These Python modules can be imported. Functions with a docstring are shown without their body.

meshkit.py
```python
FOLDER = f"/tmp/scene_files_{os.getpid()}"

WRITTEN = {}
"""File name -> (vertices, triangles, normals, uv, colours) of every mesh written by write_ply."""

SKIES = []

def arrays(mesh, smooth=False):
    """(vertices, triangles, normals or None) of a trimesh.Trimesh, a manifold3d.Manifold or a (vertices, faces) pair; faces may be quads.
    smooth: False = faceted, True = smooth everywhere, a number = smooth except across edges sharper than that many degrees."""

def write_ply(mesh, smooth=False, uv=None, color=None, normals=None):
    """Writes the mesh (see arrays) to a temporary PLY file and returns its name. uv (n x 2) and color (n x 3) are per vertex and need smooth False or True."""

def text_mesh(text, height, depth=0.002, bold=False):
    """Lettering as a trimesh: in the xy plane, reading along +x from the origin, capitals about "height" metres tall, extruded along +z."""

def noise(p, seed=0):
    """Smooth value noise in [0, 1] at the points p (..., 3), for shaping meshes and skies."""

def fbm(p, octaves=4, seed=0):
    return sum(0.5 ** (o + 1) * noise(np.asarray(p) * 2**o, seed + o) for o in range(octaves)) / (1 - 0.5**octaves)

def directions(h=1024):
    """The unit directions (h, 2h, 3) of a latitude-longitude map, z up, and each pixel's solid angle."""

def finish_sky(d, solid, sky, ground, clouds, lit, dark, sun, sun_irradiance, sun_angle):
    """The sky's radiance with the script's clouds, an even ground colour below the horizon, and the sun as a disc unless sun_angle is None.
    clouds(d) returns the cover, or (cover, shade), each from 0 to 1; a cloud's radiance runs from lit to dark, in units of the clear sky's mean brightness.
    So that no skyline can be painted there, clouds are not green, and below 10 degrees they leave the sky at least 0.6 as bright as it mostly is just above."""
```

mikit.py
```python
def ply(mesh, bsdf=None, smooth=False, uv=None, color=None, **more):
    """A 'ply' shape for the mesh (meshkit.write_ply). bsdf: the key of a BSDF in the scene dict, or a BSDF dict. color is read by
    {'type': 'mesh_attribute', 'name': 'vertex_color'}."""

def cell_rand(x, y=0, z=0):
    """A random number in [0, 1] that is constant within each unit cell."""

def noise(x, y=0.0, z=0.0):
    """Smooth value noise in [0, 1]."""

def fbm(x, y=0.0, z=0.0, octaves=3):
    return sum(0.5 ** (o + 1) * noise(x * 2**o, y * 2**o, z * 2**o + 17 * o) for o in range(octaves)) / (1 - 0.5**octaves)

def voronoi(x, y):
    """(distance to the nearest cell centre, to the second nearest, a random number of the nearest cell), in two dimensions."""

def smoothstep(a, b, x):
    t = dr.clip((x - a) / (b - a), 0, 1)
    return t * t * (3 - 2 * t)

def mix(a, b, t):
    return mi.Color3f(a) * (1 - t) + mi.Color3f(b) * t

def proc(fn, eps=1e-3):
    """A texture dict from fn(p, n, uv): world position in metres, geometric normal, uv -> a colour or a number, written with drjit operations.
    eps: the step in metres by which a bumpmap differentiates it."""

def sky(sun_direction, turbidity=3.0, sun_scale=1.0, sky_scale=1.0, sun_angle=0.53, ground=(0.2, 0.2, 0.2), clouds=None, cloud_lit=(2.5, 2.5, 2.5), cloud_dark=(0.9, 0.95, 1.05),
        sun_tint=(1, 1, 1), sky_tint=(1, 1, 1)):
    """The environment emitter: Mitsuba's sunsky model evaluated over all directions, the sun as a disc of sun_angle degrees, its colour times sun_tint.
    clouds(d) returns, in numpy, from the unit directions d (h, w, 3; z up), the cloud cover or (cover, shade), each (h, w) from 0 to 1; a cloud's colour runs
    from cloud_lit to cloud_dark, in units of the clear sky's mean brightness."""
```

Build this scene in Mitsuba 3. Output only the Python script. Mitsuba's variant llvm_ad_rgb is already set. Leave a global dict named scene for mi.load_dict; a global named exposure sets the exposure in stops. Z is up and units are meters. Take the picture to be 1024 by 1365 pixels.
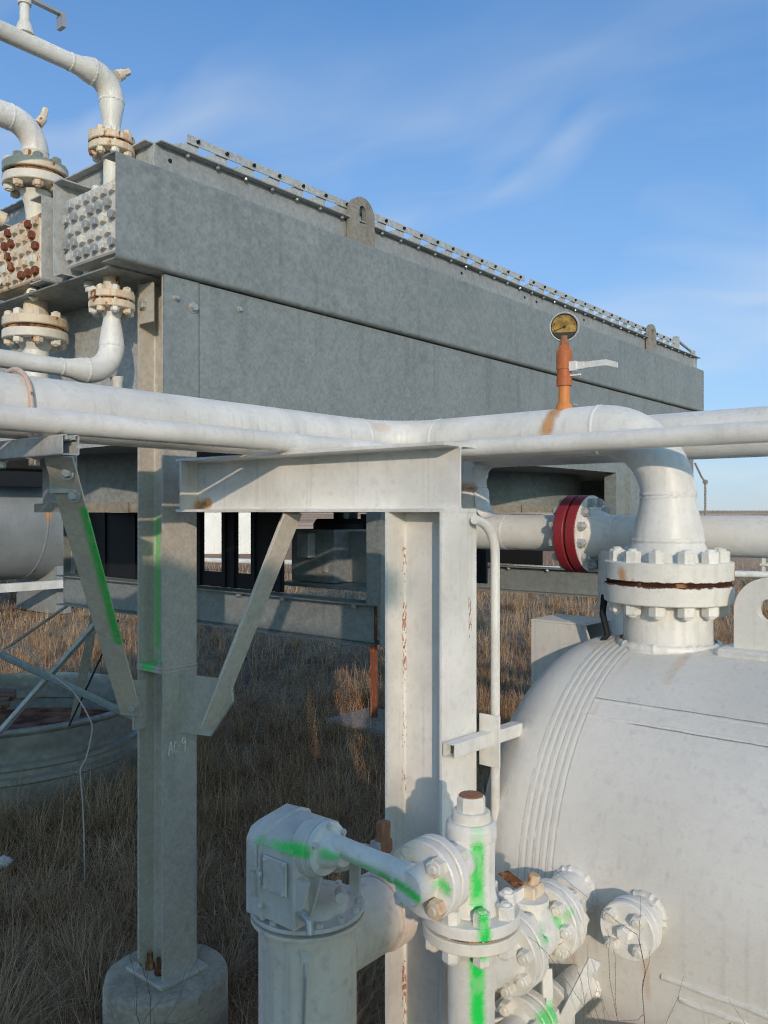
import math, random
import numpy as np
import trimesh
import drjit as dr
import mitsuba as mi
import mikit
from mikit import fbm, noise, smoothstep, mix
from shapely.geometry import Polygon, Point, box as sbox
from shapely.ops import unary_union
from meshkit import fbm as nfbm, noise as nnoise

T = mi.ScalarTransform4f
rng = np.random.default_rng(7)
random.seed(7)
scene, labels = {}, {}

# ------------------------------------------------------------------ camera, sky, exposure
EYE = 2.0
YAW = math.radians(39.85)
FW = (math.cos(YAW), math.sin(YAW))
scene['camera'] = {'type': 'perspective', 'fov': math.degrees(2 * math.atan(512 / 1115)), 'fov_axis': 'x', 'near_clip': 0.05, 'far_clip': 20000,
                   'to_world': T().look_at(origin=[0, 0, EYE], target=[FW[0], FW[1], EYE], up=[0, 0, 1])}
exposure = 2.15
SUN = (-0.664, -0.706, 0.250)


def clouds(d):
    z = np.maximum(d[..., 2], 0.02)
    u, v = d[..., 0] / (z + 0.25), d[..., 1] / (z + 0.25)
    # streaks running across the view
    a = 0.77 * u + 0.64 * v
    b = 0.64 * u - 0.77 * v
    a2, b2 = a + 0.35 * b, b - 0.2 * a
    p = np.stack([a2 * 3.1, b2 * 1.3, a * 0 + 3.3], -1)
    warp = nfbm(np.stack([a * 2, b * 2, a * 0 + 9], -1), 3, 5) - 0.5
    q = p + warp[..., None] * np.array([1.6, 0.9, 0])
    f = 0.62 * nfbm(q * 1.15, 5, 13) + 0.38 * nfbm(q * 1.15, 5, 17)
    g = nfbm(np.stack([a * 1.1 + 4, b * 0.9, a * 0 + 1], -1), 3, 21)
    wisps = np.clip((f - 0.445) * 3.0, 0, 1) * np.clip((g - 0.30) * 3.0, 0, 1)
    haze = np.exp(-np.maximum(d[..., 2], 0) / 0.16) * 0.55
    veil = 0.05 * np.clip((g - 0.35) * 3, 0, 1)
    return np.clip(0.58 * wisps + haze + veil, 0, 0.9), 0.0


scene['sky'] = mikit.sky(SUN, turbidity=5.0, sun_scale=0.66, sky_scale=1.7, ground=(0.24, 0.185, 0.13), clouds=clouds,
                         cloud_lit=(1.95, 2.02, 1.98), cloud_dark=(0.9, 0.95, 1.05), sun_tint=(0.88, 1.04, 1.72), sky_tint=(0.38, 0.71, 1.16))


# ------------------------------------------------------------------ helpers: keys and entries
def key(name, parent=None):
    k = f'{parent}__{name}' if parent else name
    if k not in USED:
        USED.add(k)
        return k
    n = 1
    while f'{k}_{n:03d}' in USED:
        n += 1
    USED.add(f'{k}_{n:03d}')
    return f'{k}_{n:03d}'


USED = set()


def thing(name, label, cat, group=None):
    k = key(name)
    labels[k] = {'label': label, 'category': cat}
    if group:
        labels[k]['group'] = group
    return k


def put(name, mesh, mat, parent, smooth=30, label=None, kind=None):
    """one entry of the scene under its parent"""
    k = key(name, parent)
    scene[k] = mikit.ply(mesh, mat, smooth)
    if label or kind:
        labels[k] = {}
        if label:
            labels[k]['label'] = label
        if kind:
            labels[k]['kind'] = kind
    return k


def solo(name, mesh, mat, label, cat, smooth=30, group=None, kind=None):
    k = key(name)
    scene[k] = mikit.ply(mesh, mat, smooth)
    labels[k] = {'label': label}
    if cat:
        labels[k]['category'] = cat
    if group:
        labels[k]['group'] = group
    if kind:
        labels[k]['kind'] = kind
    return k


def structure(name, mesh, mat, label, smooth=30):
    k = key(name)
    scene[k] = mikit.ply(mesh, mat, smooth)
    labels[k] = {'label': label, 'kind': 'structure'}
    return k


def copyof(name, ply, parent, M):
    k = key(name, parent)
    scene[k] = {**ply, 'to_world': T(M)}
    return k


# ------------------------------------------------------------------ helpers: meshes
def V(*a):
    return np.array(a, float)


def unit(v):
    v = np.asarray(v, float)
    return v / np.linalg.norm(v)


def frame(axis, hint=None):
    z = unit(axis)
    h = V(0, 0, 1) if hint is None else np.asarray(hint, float)
    if abs(z @ unit(h)) > 0.97:
        h = V(1, 0, 0)
    x = unit(np.cross(h, z))
    return x, np.cross(z, x), z


def mat4(o, x, y, z):
    M = np.eye(4)
    M[:3, 0], M[:3, 1], M[:3, 2], M[:3, 3] = x, y, z, o
    return M


def cat(*ms):
    return trimesh.util.concatenate([m for m in ms])


def box(x0, x1, y0, y1, z0, z1):
    m = trimesh.creation.box((x1 - x0, y1 - y0, z1 - z0))
    m.apply_translation(((x0 + x1) / 2, (y0 + y1) / 2, (z0 + z1) / 2))
    return m


def rbox(x0, x1, y0, y1, z0, z1, r=0.004):
    """box with chamfered edges"""
    s = []
    for a, b, c in ((r, r, 0), (r, 0, r), (0, r, r)):
        for X in (x0 + a, x1 - a):
            for Y in (y0 + b, y1 - b):
                for Z in (z0 + c, z1 - c):
                    s.append((X, Y, Z))
    return trimesh.convex.convex_hull(np.array(s))


def obox(o, ax, ay, az, lx, ly, lz):
    """oriented box centred on o"""
    m = trimesh.creation.box((lx, ly, lz))
    m.apply_transform(mat4(np.asarray(o, float), unit(ax), unit(ay), unit(az)))
    return m


def prism(poly, p0, p1, xdir, both=None):
    """2D profile (x along xdir, y along z cross x) extruded from p0 to p1"""
    p0, p1 = np.asarray(p0, float), np.asarray(p1, float)
    z = unit(p1 - p0)
    x = np.asarray(xdir, float)
    x = unit(x - z * (x @ z))
    y = np.cross(z, x)
    L = np.linalg.norm(p1 - p0)
    parts = [trimesh.creation.extrude_polygon(g, L, engine='earcut') for g in getattr(poly, 'geoms', [poly])]
    m = cat(*parts)
    m.apply_transform(mat4(p0, x, y, z))
    return m


def hsec(bf, d, tf, tw, r=0.008):
    s = unary_union([sbox(-bf / 2, d / 2 - tf, bf / 2, d / 2), sbox(-bf / 2, -d / 2, bf / 2, -d / 2 + tf), sbox(-tw / 2, -d / 2, tw / 2, d / 2)])
    s = s.buffer(r, 4).buffer(-r, 4)
    return s.buffer(-0.0015, 2).buffer(0.0015, 2)


def angle_sec(a, b, t):
    s = unary_union([sbox(0, 0, a, t), sbox(0, 0, t, b)])
    return s.buffer(0.004, 3).buffer(-0.004, 3).buffer(-0.001, 2).buffer(0.001, 2)


def chan(d, b, t, r=0.012):
    """channel: web along y at x=0, flanges towards +x"""
    o = sbox(0, -d / 2, b, d / 2)
    o = o.buffer(-r, 6).buffer(r, 6)
    o = unary_union([o, sbox(b - 2 * r, -d / 2, b, d / 2)])
    i = sbox(t, -d / 2 + t, b + 1, d / 2 - t)
    i = i.buffer(-r * 0.5, 4).buffer(r * 0.5, 4)
    return o.difference(i)


def tube(pts, radii, n=28, caps=True):
    p = np.asarray(pts, float)
    r = np.broadcast_to(np.asarray(radii, float), (len(p),))
    keep = np.r_[True, np.linalg.norm(np.diff(p, axis=0), axis=1) > 1e-7]
    p, r = p[keep], r[keep]
    t = np.gradient(p, axis=0)
    for i in range(1, len(p)):
        if np.linalg.norm(t[i]) < 1e-9:
            t[i] = t[i - 1]
    t /= np.linalg.norm(t, axis=1, keepdims=True)
    x = np.cross(t[0], V(0, 0, 1) if abs(t[0][2]) < 0.9 else V(1, 0, 0))
    x /= np.linalg.norm(x)
    ang = np.arange(n) * 2 * np.pi / n
    rows = []
    for i in range(len(p)):
        x = x - t[i] * (x @ t[i])
        x /= np.linalg.norm(x)
        y = np.cross(t[i], x)
        rows.append(p[i] + r[i] * (np.cos(ang)[:, None] * x + np.sin(ang)[:, None] * y))
    v = np.concatenate(rows)
    f = []
    for i in range(len(p) - 1):
        a, b = i * n, (i + 1) * n
        j = np.arange(n)
        k = (j + 1) % n
        f += [np.stack([a + j, a + k, b + k], 1), np.stack([a + j, b + k, b + j], 1)]
    if caps:
        c = len(v)
        v = np.vstack([v, p[0], p[-1]])
        j = np.arange(n)
        k = (j + 1) % n
        f += [np.stack([c + 0 * j, k, j], 1), np.stack([c + 1 + 0 * j, (len(p) - 1) * n + j, (len(p) - 1) * n + k], 1)]
    return trimesh.Trimesh(v, np.vstack(f), process=False)


def arcpath(corners, R, step=9):
    """polyline through the corners with bends of radius R; returns points and the arc ends"""
    c = [np.asarray(p, float) for p in corners]
    pts, ends = [c[0]], []
    for i in range(1, len(c) - 1):
        a, b = unit(c[i - 1] - c[i]), unit(c[i + 1] - c[i])
        th = math.acos(np.clip(a @ b, -1, 1))
        d = R / math.tan(th / 2)
        cen = c[i] + unit(a + b) * R / math.sin(th / 2)
        s, e = c[i] + a * d, c[i] + b * d
        vs, ve = s - cen, e - cen
        tot = math.pi - th
        ends += [s, e]
        for k in range(step + 1):
            w = k / step
            pts.append(cen + (vs * math.sin((1 - w) * tot) + ve * math.sin(w * tot)) / math.sin(tot))
    pts.append(c[-1])
    return np.array(pts), ends


def weldbead(o, axis, r, h=0.0035, w=0.007, n=40):
    """a ring of weld metal round a pipe, slightly uneven"""
    x, y, z = frame(axis)
    a = np.arange(n) * 2 * np.pi / n
    v, f, m = [], [], 7
    for i in range(n):
        e = x * math.cos(a[i]) + y * math.sin(a[i])
        k = 1 + 0.25 * math.sin(i * 2.7 + r * 900)
        for j in range(m):
            q = math.pi * j / (m - 1)
            v.append(np.asarray(o) + z * math.cos(q) * w * k + e * (r - 0.001 + math.sin(q) * h * k))
    for i in range(n):
        for j in range(m - 1):
            A, B = i * m + j, ((i + 1) % n) * m + j
            f += [[A, A + 1, B + 1], [A, B + 1, B]]
    return trimesh.Trimesh(np.array(v), np.array(f), process=False)


def pipe(corners, r, R=None, n=28, welds=(), autoweld=True, step=9, caps=True):
    R = R or 3 * r
    pts, ends = arcpath(corners, R, step)
    ms = [tube(pts, r, n, caps)]
    if autoweld:
        for i, e in enumerate(ends):
            j = np.argmin(np.linalg.norm(pts - e, axis=1))
            ax = pts[min(j + 1, len(pts) - 1)] - pts[max(j - 1, 0)]
            ms.append(weldbead(e, ax, r, 0.028 * r + 0.001, 0.06 * r + 0.002))
    for o, ax in welds:
        ms.append(weldbead(o, ax, r, 0.028 * r + 0.001, 0.06 * r + 0.002))
    return cat(*ms)


def lathe(prof, o, axis, n=48, hint=None):
    """profile (radius, height along axis) turned about the axis at o"""
    x, y, z = frame(axis, hint)
    prof = np.asarray(prof, float)
    a = np.arange(n) * 2 * np.pi / n
    m = len(prof)
    e = np.cos(a)[:, None] * x + np.sin(a)[:, None] * y
    v = (np.asarray(o, float) + prof[None, :, :1] * e[:, None, :] + prof[None, :, 1:] * z).reshape(-1, 3)
    i, j = np.meshgrid(np.arange(n), np.arange(m - 1), indexing='ij')
    i, j = i.ravel(), j.ravel()
    k = (i + 1) % n
    f = np.vstack([np.stack([i * m + j, k * m + j, k * m + j + 1], 1), np.stack([i * m + j, k * m + j + 1, i * m + j + 1], 1)])
    msh = trimesh.Trimesh(v, f, process=False)
    msh.update_faces(msh.area_faces > 1e-12)
    return msh


def disc_prof(ro, t, ri=0.0, c=0.002):
    return [(ri, 0), (ro - c, 0), (ro, c), (ro, t - c), (ro - c, t), (ri, t)]


def nut(w, h, z0=0.0, up=1):
    """hexagon nut with chamfered top, across flats w"""
    R = w / math.sqrt(3)
    p = [(0, 0), (R, 0), (R, h * 0.86), (R * 0.87, h), (0, h)]
    m = lathe(p, (0, 0, 0), (0, 0, 1), 6)
    if up < 0:
        m.apply_transform(np.diag([1, -1, -1, 1.0]))
    m.apply_translation((0, 0, z0))
    return m


def studbolt(w, h, grip):
    """stud with a nut at each end; z=0 is the outer face of the joint, it runs down to -grip"""
    r = w * 0.31
    st = lathe([(0, -grip - h * 1.22), (r * 0.8, -grip - h * 1.22), (r, -grip - h * 1.12), (r, h * 1.12), (r * 0.8, h * 1.22), (0, h * 1.22)], (0, 0, 0), (0, 0, 1), 12)
    return cat(nut(w, h), nut(w, h, -grip, -1), st)


BOLTS = {}


def rot_about(axis, ang):
    return trimesh.transformations.rotation_matrix(ang, axis)[:3, :3]


def flange_joint(parent, o, axis, ro, t, ri=0.0, gap=0.006, nb=8, w=0.025, h=None, pcd=None, mat='paint', bmat='paint', phase=0.5, hub=None, gmat='rust', lbl=None, mats=None, gr=.88):
    """two flange discs, the dark joint between them and stud bolts; o is the middle of the joint"""
    o = np.asarray(o, float)
    x, y, z = frame(axis)
    h = h or w * 0.62
    pcd = pcd or ro * 0.79
    m1, m2 = mats or (mat, mat)
    up = disc_prof(ro, t, ri, 0.003)
    f1 = put('flange', lathe(up, o + z * gap / 2, z, 56), m1, parent, 35, lbl)
    put('flange', lathe(up, o - z * (gap / 2 + t), z, 56), m2, parent, 35)
    put('gasket', lathe([(0.0, -gap / 2 - .0005), (ro * gr, -gap / 2 - .0005), (ro * gr, gap / 2 + .0005), (0.0, gap / 2 + .0005)], o, z, 40), gmat, parent, 35)
    grip = 2 * t + gap
    kk = (w, h, grip)
    for i in range(nb):
        bm = bmat[i % len(bmat)] if isinstance(bmat, (list, tuple)) else bmat
        if (kk, bm) not in BOLTS:
            BOLTS[kk, bm] = mikit.ply(studbolt(w, h, grip), bm, 25)
        a = 2 * math.pi * (i + phase) / nb
        e = x * math.cos(a) + y * math.sin(a)
        b = random.random() * 1.0
        ex, ey = x * math.cos(b) + y * math.sin(b), -x * math.sin(b) + y * math.cos(b)
        copyof('bolt', BOLTS[kk, bm], f1, mat4(o + e * pcd + z * (gap / 2 + t), ex, ey, z))
    return f1


def hexhead(parent, o, axis, w=0.028, h=0.016, mat='zinc', washer=True, name='bolt'):
    kk = ('hex', w, h, washer)
    if (kk, mat) not in BOLTS:
        m = nut(w, h, 0.003 if washer else 0)
        if washer:
            m = cat(m, lathe([(0, 0), (w * 0.78, 0), (w * 0.78, 0.003), (0, 0.003)], (0, 0, 0), (0, 0, 1), 18))
        BOLTS[kk, mat] = mikit.ply(m, mat, 25)
    x, y, z = frame(axis)
    b = random.random()
    return copyof(name, BOLTS[kk, mat], parent, mat4(np.asarray(o, float), x * math.cos(b) + y * math.sin(b), -x * math.sin(b) + y * math.cos(b), z))


# ------------------------------------------------------------------ materials
def cap_d(p, a, b):
    ax, ay, az = a
    bx, by, bz = b[0] - a[0], b[1] - a[1], b[2] - a[2]
    L = max(bx * bx + by * by + bz * bz, 1e-9)
    qx, qy, qz = p.x - ax, p.y - ay, p.z - az
    h = dr.clip((qx * bx + qy * by + qz * bz) / L, 0, 1)
    return dr.sqrt(dr.square(qx - bx * h) + dr.square(qy - by * h) + dr.square(qz - bz * h))


SPRAY = []   # strokes of green marking paint: (from, to, radius, strength)
STAIN = []   # rust runs and blooms: (from, to, radius, strength)
GREEN = (0.012, 0.58, 0.075)
RUSTC = (0.30, 0.115, 0.035)


def with_marks(c, p, n_soft, n_fine, marks, stains, green=GREEN):
    sp = noise(p.x * 420, p.y * 420, p.z * 420) if marks else 0.5
    for a, b, r, k in stains:
        d = cap_d(p, a, b) + r * 1.1 * (n_soft - 0.5)
        m = smoothstep(r, r * 0.25, d)
        col = mix((0.52, 0.27, 0.10), (0.20, 0.075, 0.03), smoothstep(0.45, 0.75, n_fine))
        c = mix(c, col, m * k)
    for a, b, r, k in marks:
        d = cap_d(p, a, b) + r * 0.55 * (n_soft - 0.5) + r * 0.5 * (sp - 0.5)
        m = smoothstep(r * 1.35, r * 0.35, d)
        c = mix(c, green, m * k * (0.72 + 0.28 * smoothstep(0.3, 0.6, n_fine)))
    return c


def paint_fn(lo, hi, chips=0.0, marks=(), stains=(), grime=0.35, fs=1.0, speck=()):
    def fn(p, n, uv):
        a = fbm(p.x * 7 * fs, p.y * 7 * fs, p.z * 5 * fs)
        f = fbm(p.x * 48, p.y * 48, p.z * 34)
        s = noise(p.x * 210, p.y * 210, p.z * 210)
        c = mix(lo, hi, smoothstep(0.25, 0.72, a * 0.75 + f * 0.25))
        c = c * (1 - grime * 0.35 * smoothstep(0.52, 0.85, f) - 0.06 * smoothstep(0.6, 0.95, s))
        # light dust on tops, streaks down the sides
        st = fbm(p.x * 60, p.y * 60, p.z * 2.2, 2)
        c = c * (1 - grime * 0.28 * smoothstep(0.5, 0.85, st) * (1 - dr.abs(n.z)))
        if chips:
            m = smoothstep(0.74 - 0.1 * chips, 0.78 - 0.1 * chips, fbm(p.x * 26 + 3, p.y * 26, p.z * 26) + 0.10 * (a - 0.5))
            c = mix(c, mix((0.34, 0.16, 0.07), (0.16, 0.06, 0.03), s), m * 0.85)
        if marks or stains:
            c = with_marks(c, p, a * 0.4 + f * 0.6, f, marks, stains)
        if speck:
            for q0, q1, r in speck:
                g = smoothstep(0.585, 0.64, noise(p.x * 300, p.y * 300, p.z * 95) * 0.5 + fbm(p.x * 30, p.y * 30, p.z * 14, 2) * 0.5)
                c = mix(c, mix((0.42, 0.17, 0.07), (0.18, 0.06, 0.03), s), g * smoothstep(r, r * 0.4, cap_d(p, q0, q1)) * 0.9)
        return c
    return fn


def rusty_fn(lo, hi, amount, dark=(0.10, 0.035, 0.018)):
    def fn(p, n, uv):
        a = fbm(p.x * 22, p.y * 22, p.z * 14)
        f = fbm(p.x * 75, p.y * 75, p.z * 40)
        run = fbm(p.x * 85, p.y * 85, p.z * 9, 2)
        c = mix(lo, hi, f)
        o = smoothstep(0.60 - 0.25 * amount, 0.86 - 0.25 * amount, a * 0.55 + run * 0.45)
        c = mix(c, (0.52, 0.28, 0.12), o * 0.7)
        k = smoothstep(0.71 - 0.18 * amount, 0.77 - 0.18 * amount, a * 0.6 + f * 0.4)
        return mix(c, mix(dark, (0.24, 0.09, 0.035), f), k * 0.95)
    return fn


def galv_fn(lo, hi, blotch=0.5, warm=0.0, marks=(), stains=()):
    def fn(p, n, uv):
        a = fbm(p.x * 4, p.y * 4, p.z * 3)
        f = fbm(p.x * 55, p.y * 55, p.z * 38)
        s = noise(p.x * 150, p.y * 150, p.z * 95)
        run = fbm(p.x * 30, p.y * 30, p.z * 1.8, 3)
        c = mix(lo, hi, smoothstep(0.22, 0.78, 0.2 * a + 0.45 * f + 0.35 * s))
        c = c * (1 + 0.10 * (a - 0.5)) * (1 - blotch * 0.30 * smoothstep(0.5, 0.85, run))
        # white storage stain in drifting smears, darker scuffs
        w = smoothstep(0.60, 0.80, fbm(p.x * 3 + p.z * 2 + 5, p.y * 3, p.z * 7 - p.x * 2 + 2) * 0.75 + f * 0.25)
        c = mix(c, (0.44, 0.46, 0.45), w * 0.40 * blotch)
        k = smoothstep(0.66, 0.80, fbm(p.x * 14 + 9, p.y * 14, p.z * 9 + 4) * 0.8 + s * 0.2)
        c = c * (1 - 0.35 * blotch * k)
        if warm:
            c = mix(c, mi.Color3f(c.x * 1.12, c.y * 1.0, c.z * 0.82), warm * smoothstep(0.35, 0.7, a))
        if marks or stains:
            c = with_marks(c, p, a * 0.4 + f * 0.6, f, marks, stains)
        return c
    return fn


def pbsdf(fn, rough=0.5, spec=0.5, metallic=0.0, bump=None, bscale=1.0):
    b = {'type': 'principled', 'base_color': mikit.proc(fn) if callable(fn) else {'type': 'rgb', 'value': list(fn)}, 'roughness': rough, 'specular': spec, 'metallic': metallic}
    if bump:
        b = {'type': 'bumpmap', 'arbitrary': mikit.proc(bump, 0.0012), 'scale': bscale, 'bsdf': b}
    return {'type': 'twosided', 'bsdf': b}


# where the marking paint and the rust runs are (metres)
CH = (1.519, 1.021)          # axis of the level chamber
cf = (CH[0] - 0.0340, CH[1] - 0.0392)
SPRAY += [((cf[0], cf[1], 1.36), (cf[0], cf[1], 1.30), .017, .35), ((cf[0] + .001, cf[1], 1.285), (cf[0], cf[1], 1.17), .018, .95),
          ((cf[0] - .035, cf[1] - .041, 1.165), (cf[0] - .035, cf[1] - .041, 1.09), .017, 1.0), ((CH[0] - .050, CH[1] - .058, 1.165), (CH[0] - .053, CH[1] - .061, 1.19), .017, .9),
          ((cf[0], cf[1], 1.09), (cf[0] + .003, cf[1] - .002, .55), .019, 1.0),
          # stub end, blind flange face, arm and gauge head
          ((1.292, 1.045, 1.260), (1.292, .997, 1.245), .012, 1.0), ((1.340, .972, 1.262), (1.340, .963, 1.255), .016, .9),
          ((1.295, 1.07, 1.262), (1.285, 1.24, 1.272), .013, .75), ((1.262, 1.27, 1.275), (1.235, 1.41, 1.275), .017, .95),
          # bridle valve
          ((1.632, .977, 1.001), (1.640, .972, .998), .014, .6), ((1.650, .958, .990), (1.668, .950, .996), .019, .95), ((1.672, .948, 1.028), (1.690, .945, 1.034), .021, .95),
          ((1.712, .948, 1.038), (1.732, .946, 1.050), .021, .95), ((1.745, .942, 1.060), (1.768, .938, 1.085), .022, .95), ((1.805, .925, 1.050), (1.870, .915, 1.075), .019, .95), ((1.795, .965, 1.02), (1.80, .95, 1.04), .020, .8),
          # drain valve
          ((1.69, .935, .845), (1.745, .93, .85), .026, .8)]
POSTMARK = [((1.893, 2.700, 1.97), (1.893, 2.700, 1.50), .019, .6), ((1.87, 2.665, 1.437), (1.83, 2.66, 1.437), .045, .95),
            ((1.215, 2.062, 2.0), (1.515, 2.375, 1.58), .021, .9)]
STAIN += [((2.585, 1.385, 2.352), (2.538, 1.395, 2.285), .040, .95), ((2.62, 1.375, 2.36), (2.60, 1.375, 2.355), .034, .9),     # below the gauge riser
          ((2.42, 2.07, 2.32), (2.46, 2.05, 2.32), .035, .30), ((2.895, 1.98, 2.10), (2.90, 1.94, 2.10), .03, .8), ((2.88, 1.99, 2.09), (2.88, 1.95, 2.04), .04, .25),
          ((1.90, 2.455, 2.02), (1.895, 2.40, 2.03), .035, .95), ((1.85, 2.46, 2.005), (1.89, 2.40, 2.005), .012, .9),    # foot of the cross beam
                    ((2.60, 1.13, 1.60), (2.50, 1.19, 1.57), .06, .35), ((2.44, .93, 1.80), (2.44, .93, 1.79), .03, .6), ((2.50, .85, 1.82), (2.50, .85, 1.80), .03, .5),
          ((2.56, .875, 1.70), (2.56, .875, 1.60), .012, .35), ((1.06, 1.90, 2.19), (1.06, 1.96, 2.19), .012, .7), ((1.82, 1.95, 2.19), (1.97, 1.95, 2.19), .012, .8)]

WH_LO, WH_HI = (0.57, 0.56, 0.51), (0.74, 0.725, 0.675)
scene['paint'] = pbsdf(paint_fn(WH_LO, WH_HI, 0.0, SPRAY, STAIN, 0.4, 1.0, [((1.888, 1.502, 1.95), (1.888, 1.502, .4), .012), ((1.94, 1.31, 1.80), (1.95, 1.31, 1.6), .010), ((2.42, 1.925, 2.19), (1.0, 1.925, 2.185), .016)]), 0.42, 0.4, bump=lambda p, n, uv: fbm(p.x * 70, p.y * 70, p.z * 70, 2), bscale=0.0005)
VST = STAIN[7:11] + [((2.50, .90, 1.59), (2.33, .90, 1.51), .022, .30), ((2.45, 1.05, 1.585), (2.20, 1.06, 1.43), .012, .28), ((2.10, .55, 1.30), (2.02, .55, 1.12), .010, .35), ((1.985, .82, .98), (1.99, .82, .80), .016, .35), ((1.985, 1.02, .93), (2.0, 1.02, .76), .022, .35)]
_vb = paint_fn((0.56, 0.545, 0.495), (0.67, 0.655, 0.605), 0.0, (), VST, 0.38, 0.5)


def vessel_fn(p, n, uv):
    """painted shell; dirt lies in the grooves beside the weld beads"""
    c = _vb(p, n, uv)
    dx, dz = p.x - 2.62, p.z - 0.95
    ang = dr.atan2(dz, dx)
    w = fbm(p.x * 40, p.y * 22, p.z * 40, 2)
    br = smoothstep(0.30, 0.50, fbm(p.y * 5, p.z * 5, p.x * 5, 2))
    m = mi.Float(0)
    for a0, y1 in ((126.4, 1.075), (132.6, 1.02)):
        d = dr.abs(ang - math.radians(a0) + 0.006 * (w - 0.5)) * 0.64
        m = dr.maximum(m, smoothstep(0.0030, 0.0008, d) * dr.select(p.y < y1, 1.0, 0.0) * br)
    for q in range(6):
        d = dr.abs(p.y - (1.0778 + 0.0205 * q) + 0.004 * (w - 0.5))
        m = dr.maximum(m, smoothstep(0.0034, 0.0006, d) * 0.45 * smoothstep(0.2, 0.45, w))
    d = dr.abs(p.y - 1.066 + 0.006 * (w - 0.5))
    c = mix(c, (0.66, 0.64, 0.58), 0.35 * smoothstep(0.16, 0.08, dr.abs(p.y - 1.13)))
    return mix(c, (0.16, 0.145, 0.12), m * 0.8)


scene['vesselpaint'] = pbsdf(vessel_fn, 0.5, 0.35, bump=lambda p, n, uv: fbm(p.x * 90, p.y * 90, p.z * 90, 2), bscale=0.0006)
_nb = paint_fn((0.60, 0.58, 0.51), (0.70, 0.685, 0.62), 0.0, (), [((2.430, 1.09, 1.81), (2.425, 1.08, 1.785), .030, .85), ((2.436, 1.045, 1.792), (2.437, 1.03, 1.788), .014, .95), ((2.660, .818, 1.83), (2.655, .818, 1.785), .024, .7), ((2.640, .873, 1.69), (2.635, .873, 1.60), .02, .35)], 0.4)


def nozzle_fn(p, n, uv):
    c = _nb(p, n, uv)
    f = fbm(p.x * 60, p.y * 60, p.z * 60, 3)
    edge = dr.abs(p.z - 1.7815) + 0.014 * (f - 0.5)
    return mix(c, mix((0.05, 0.025, 0.016), (0.20, 0.085, 0.04), f), smoothstep(0.0105, 0.0070, edge))


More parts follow.
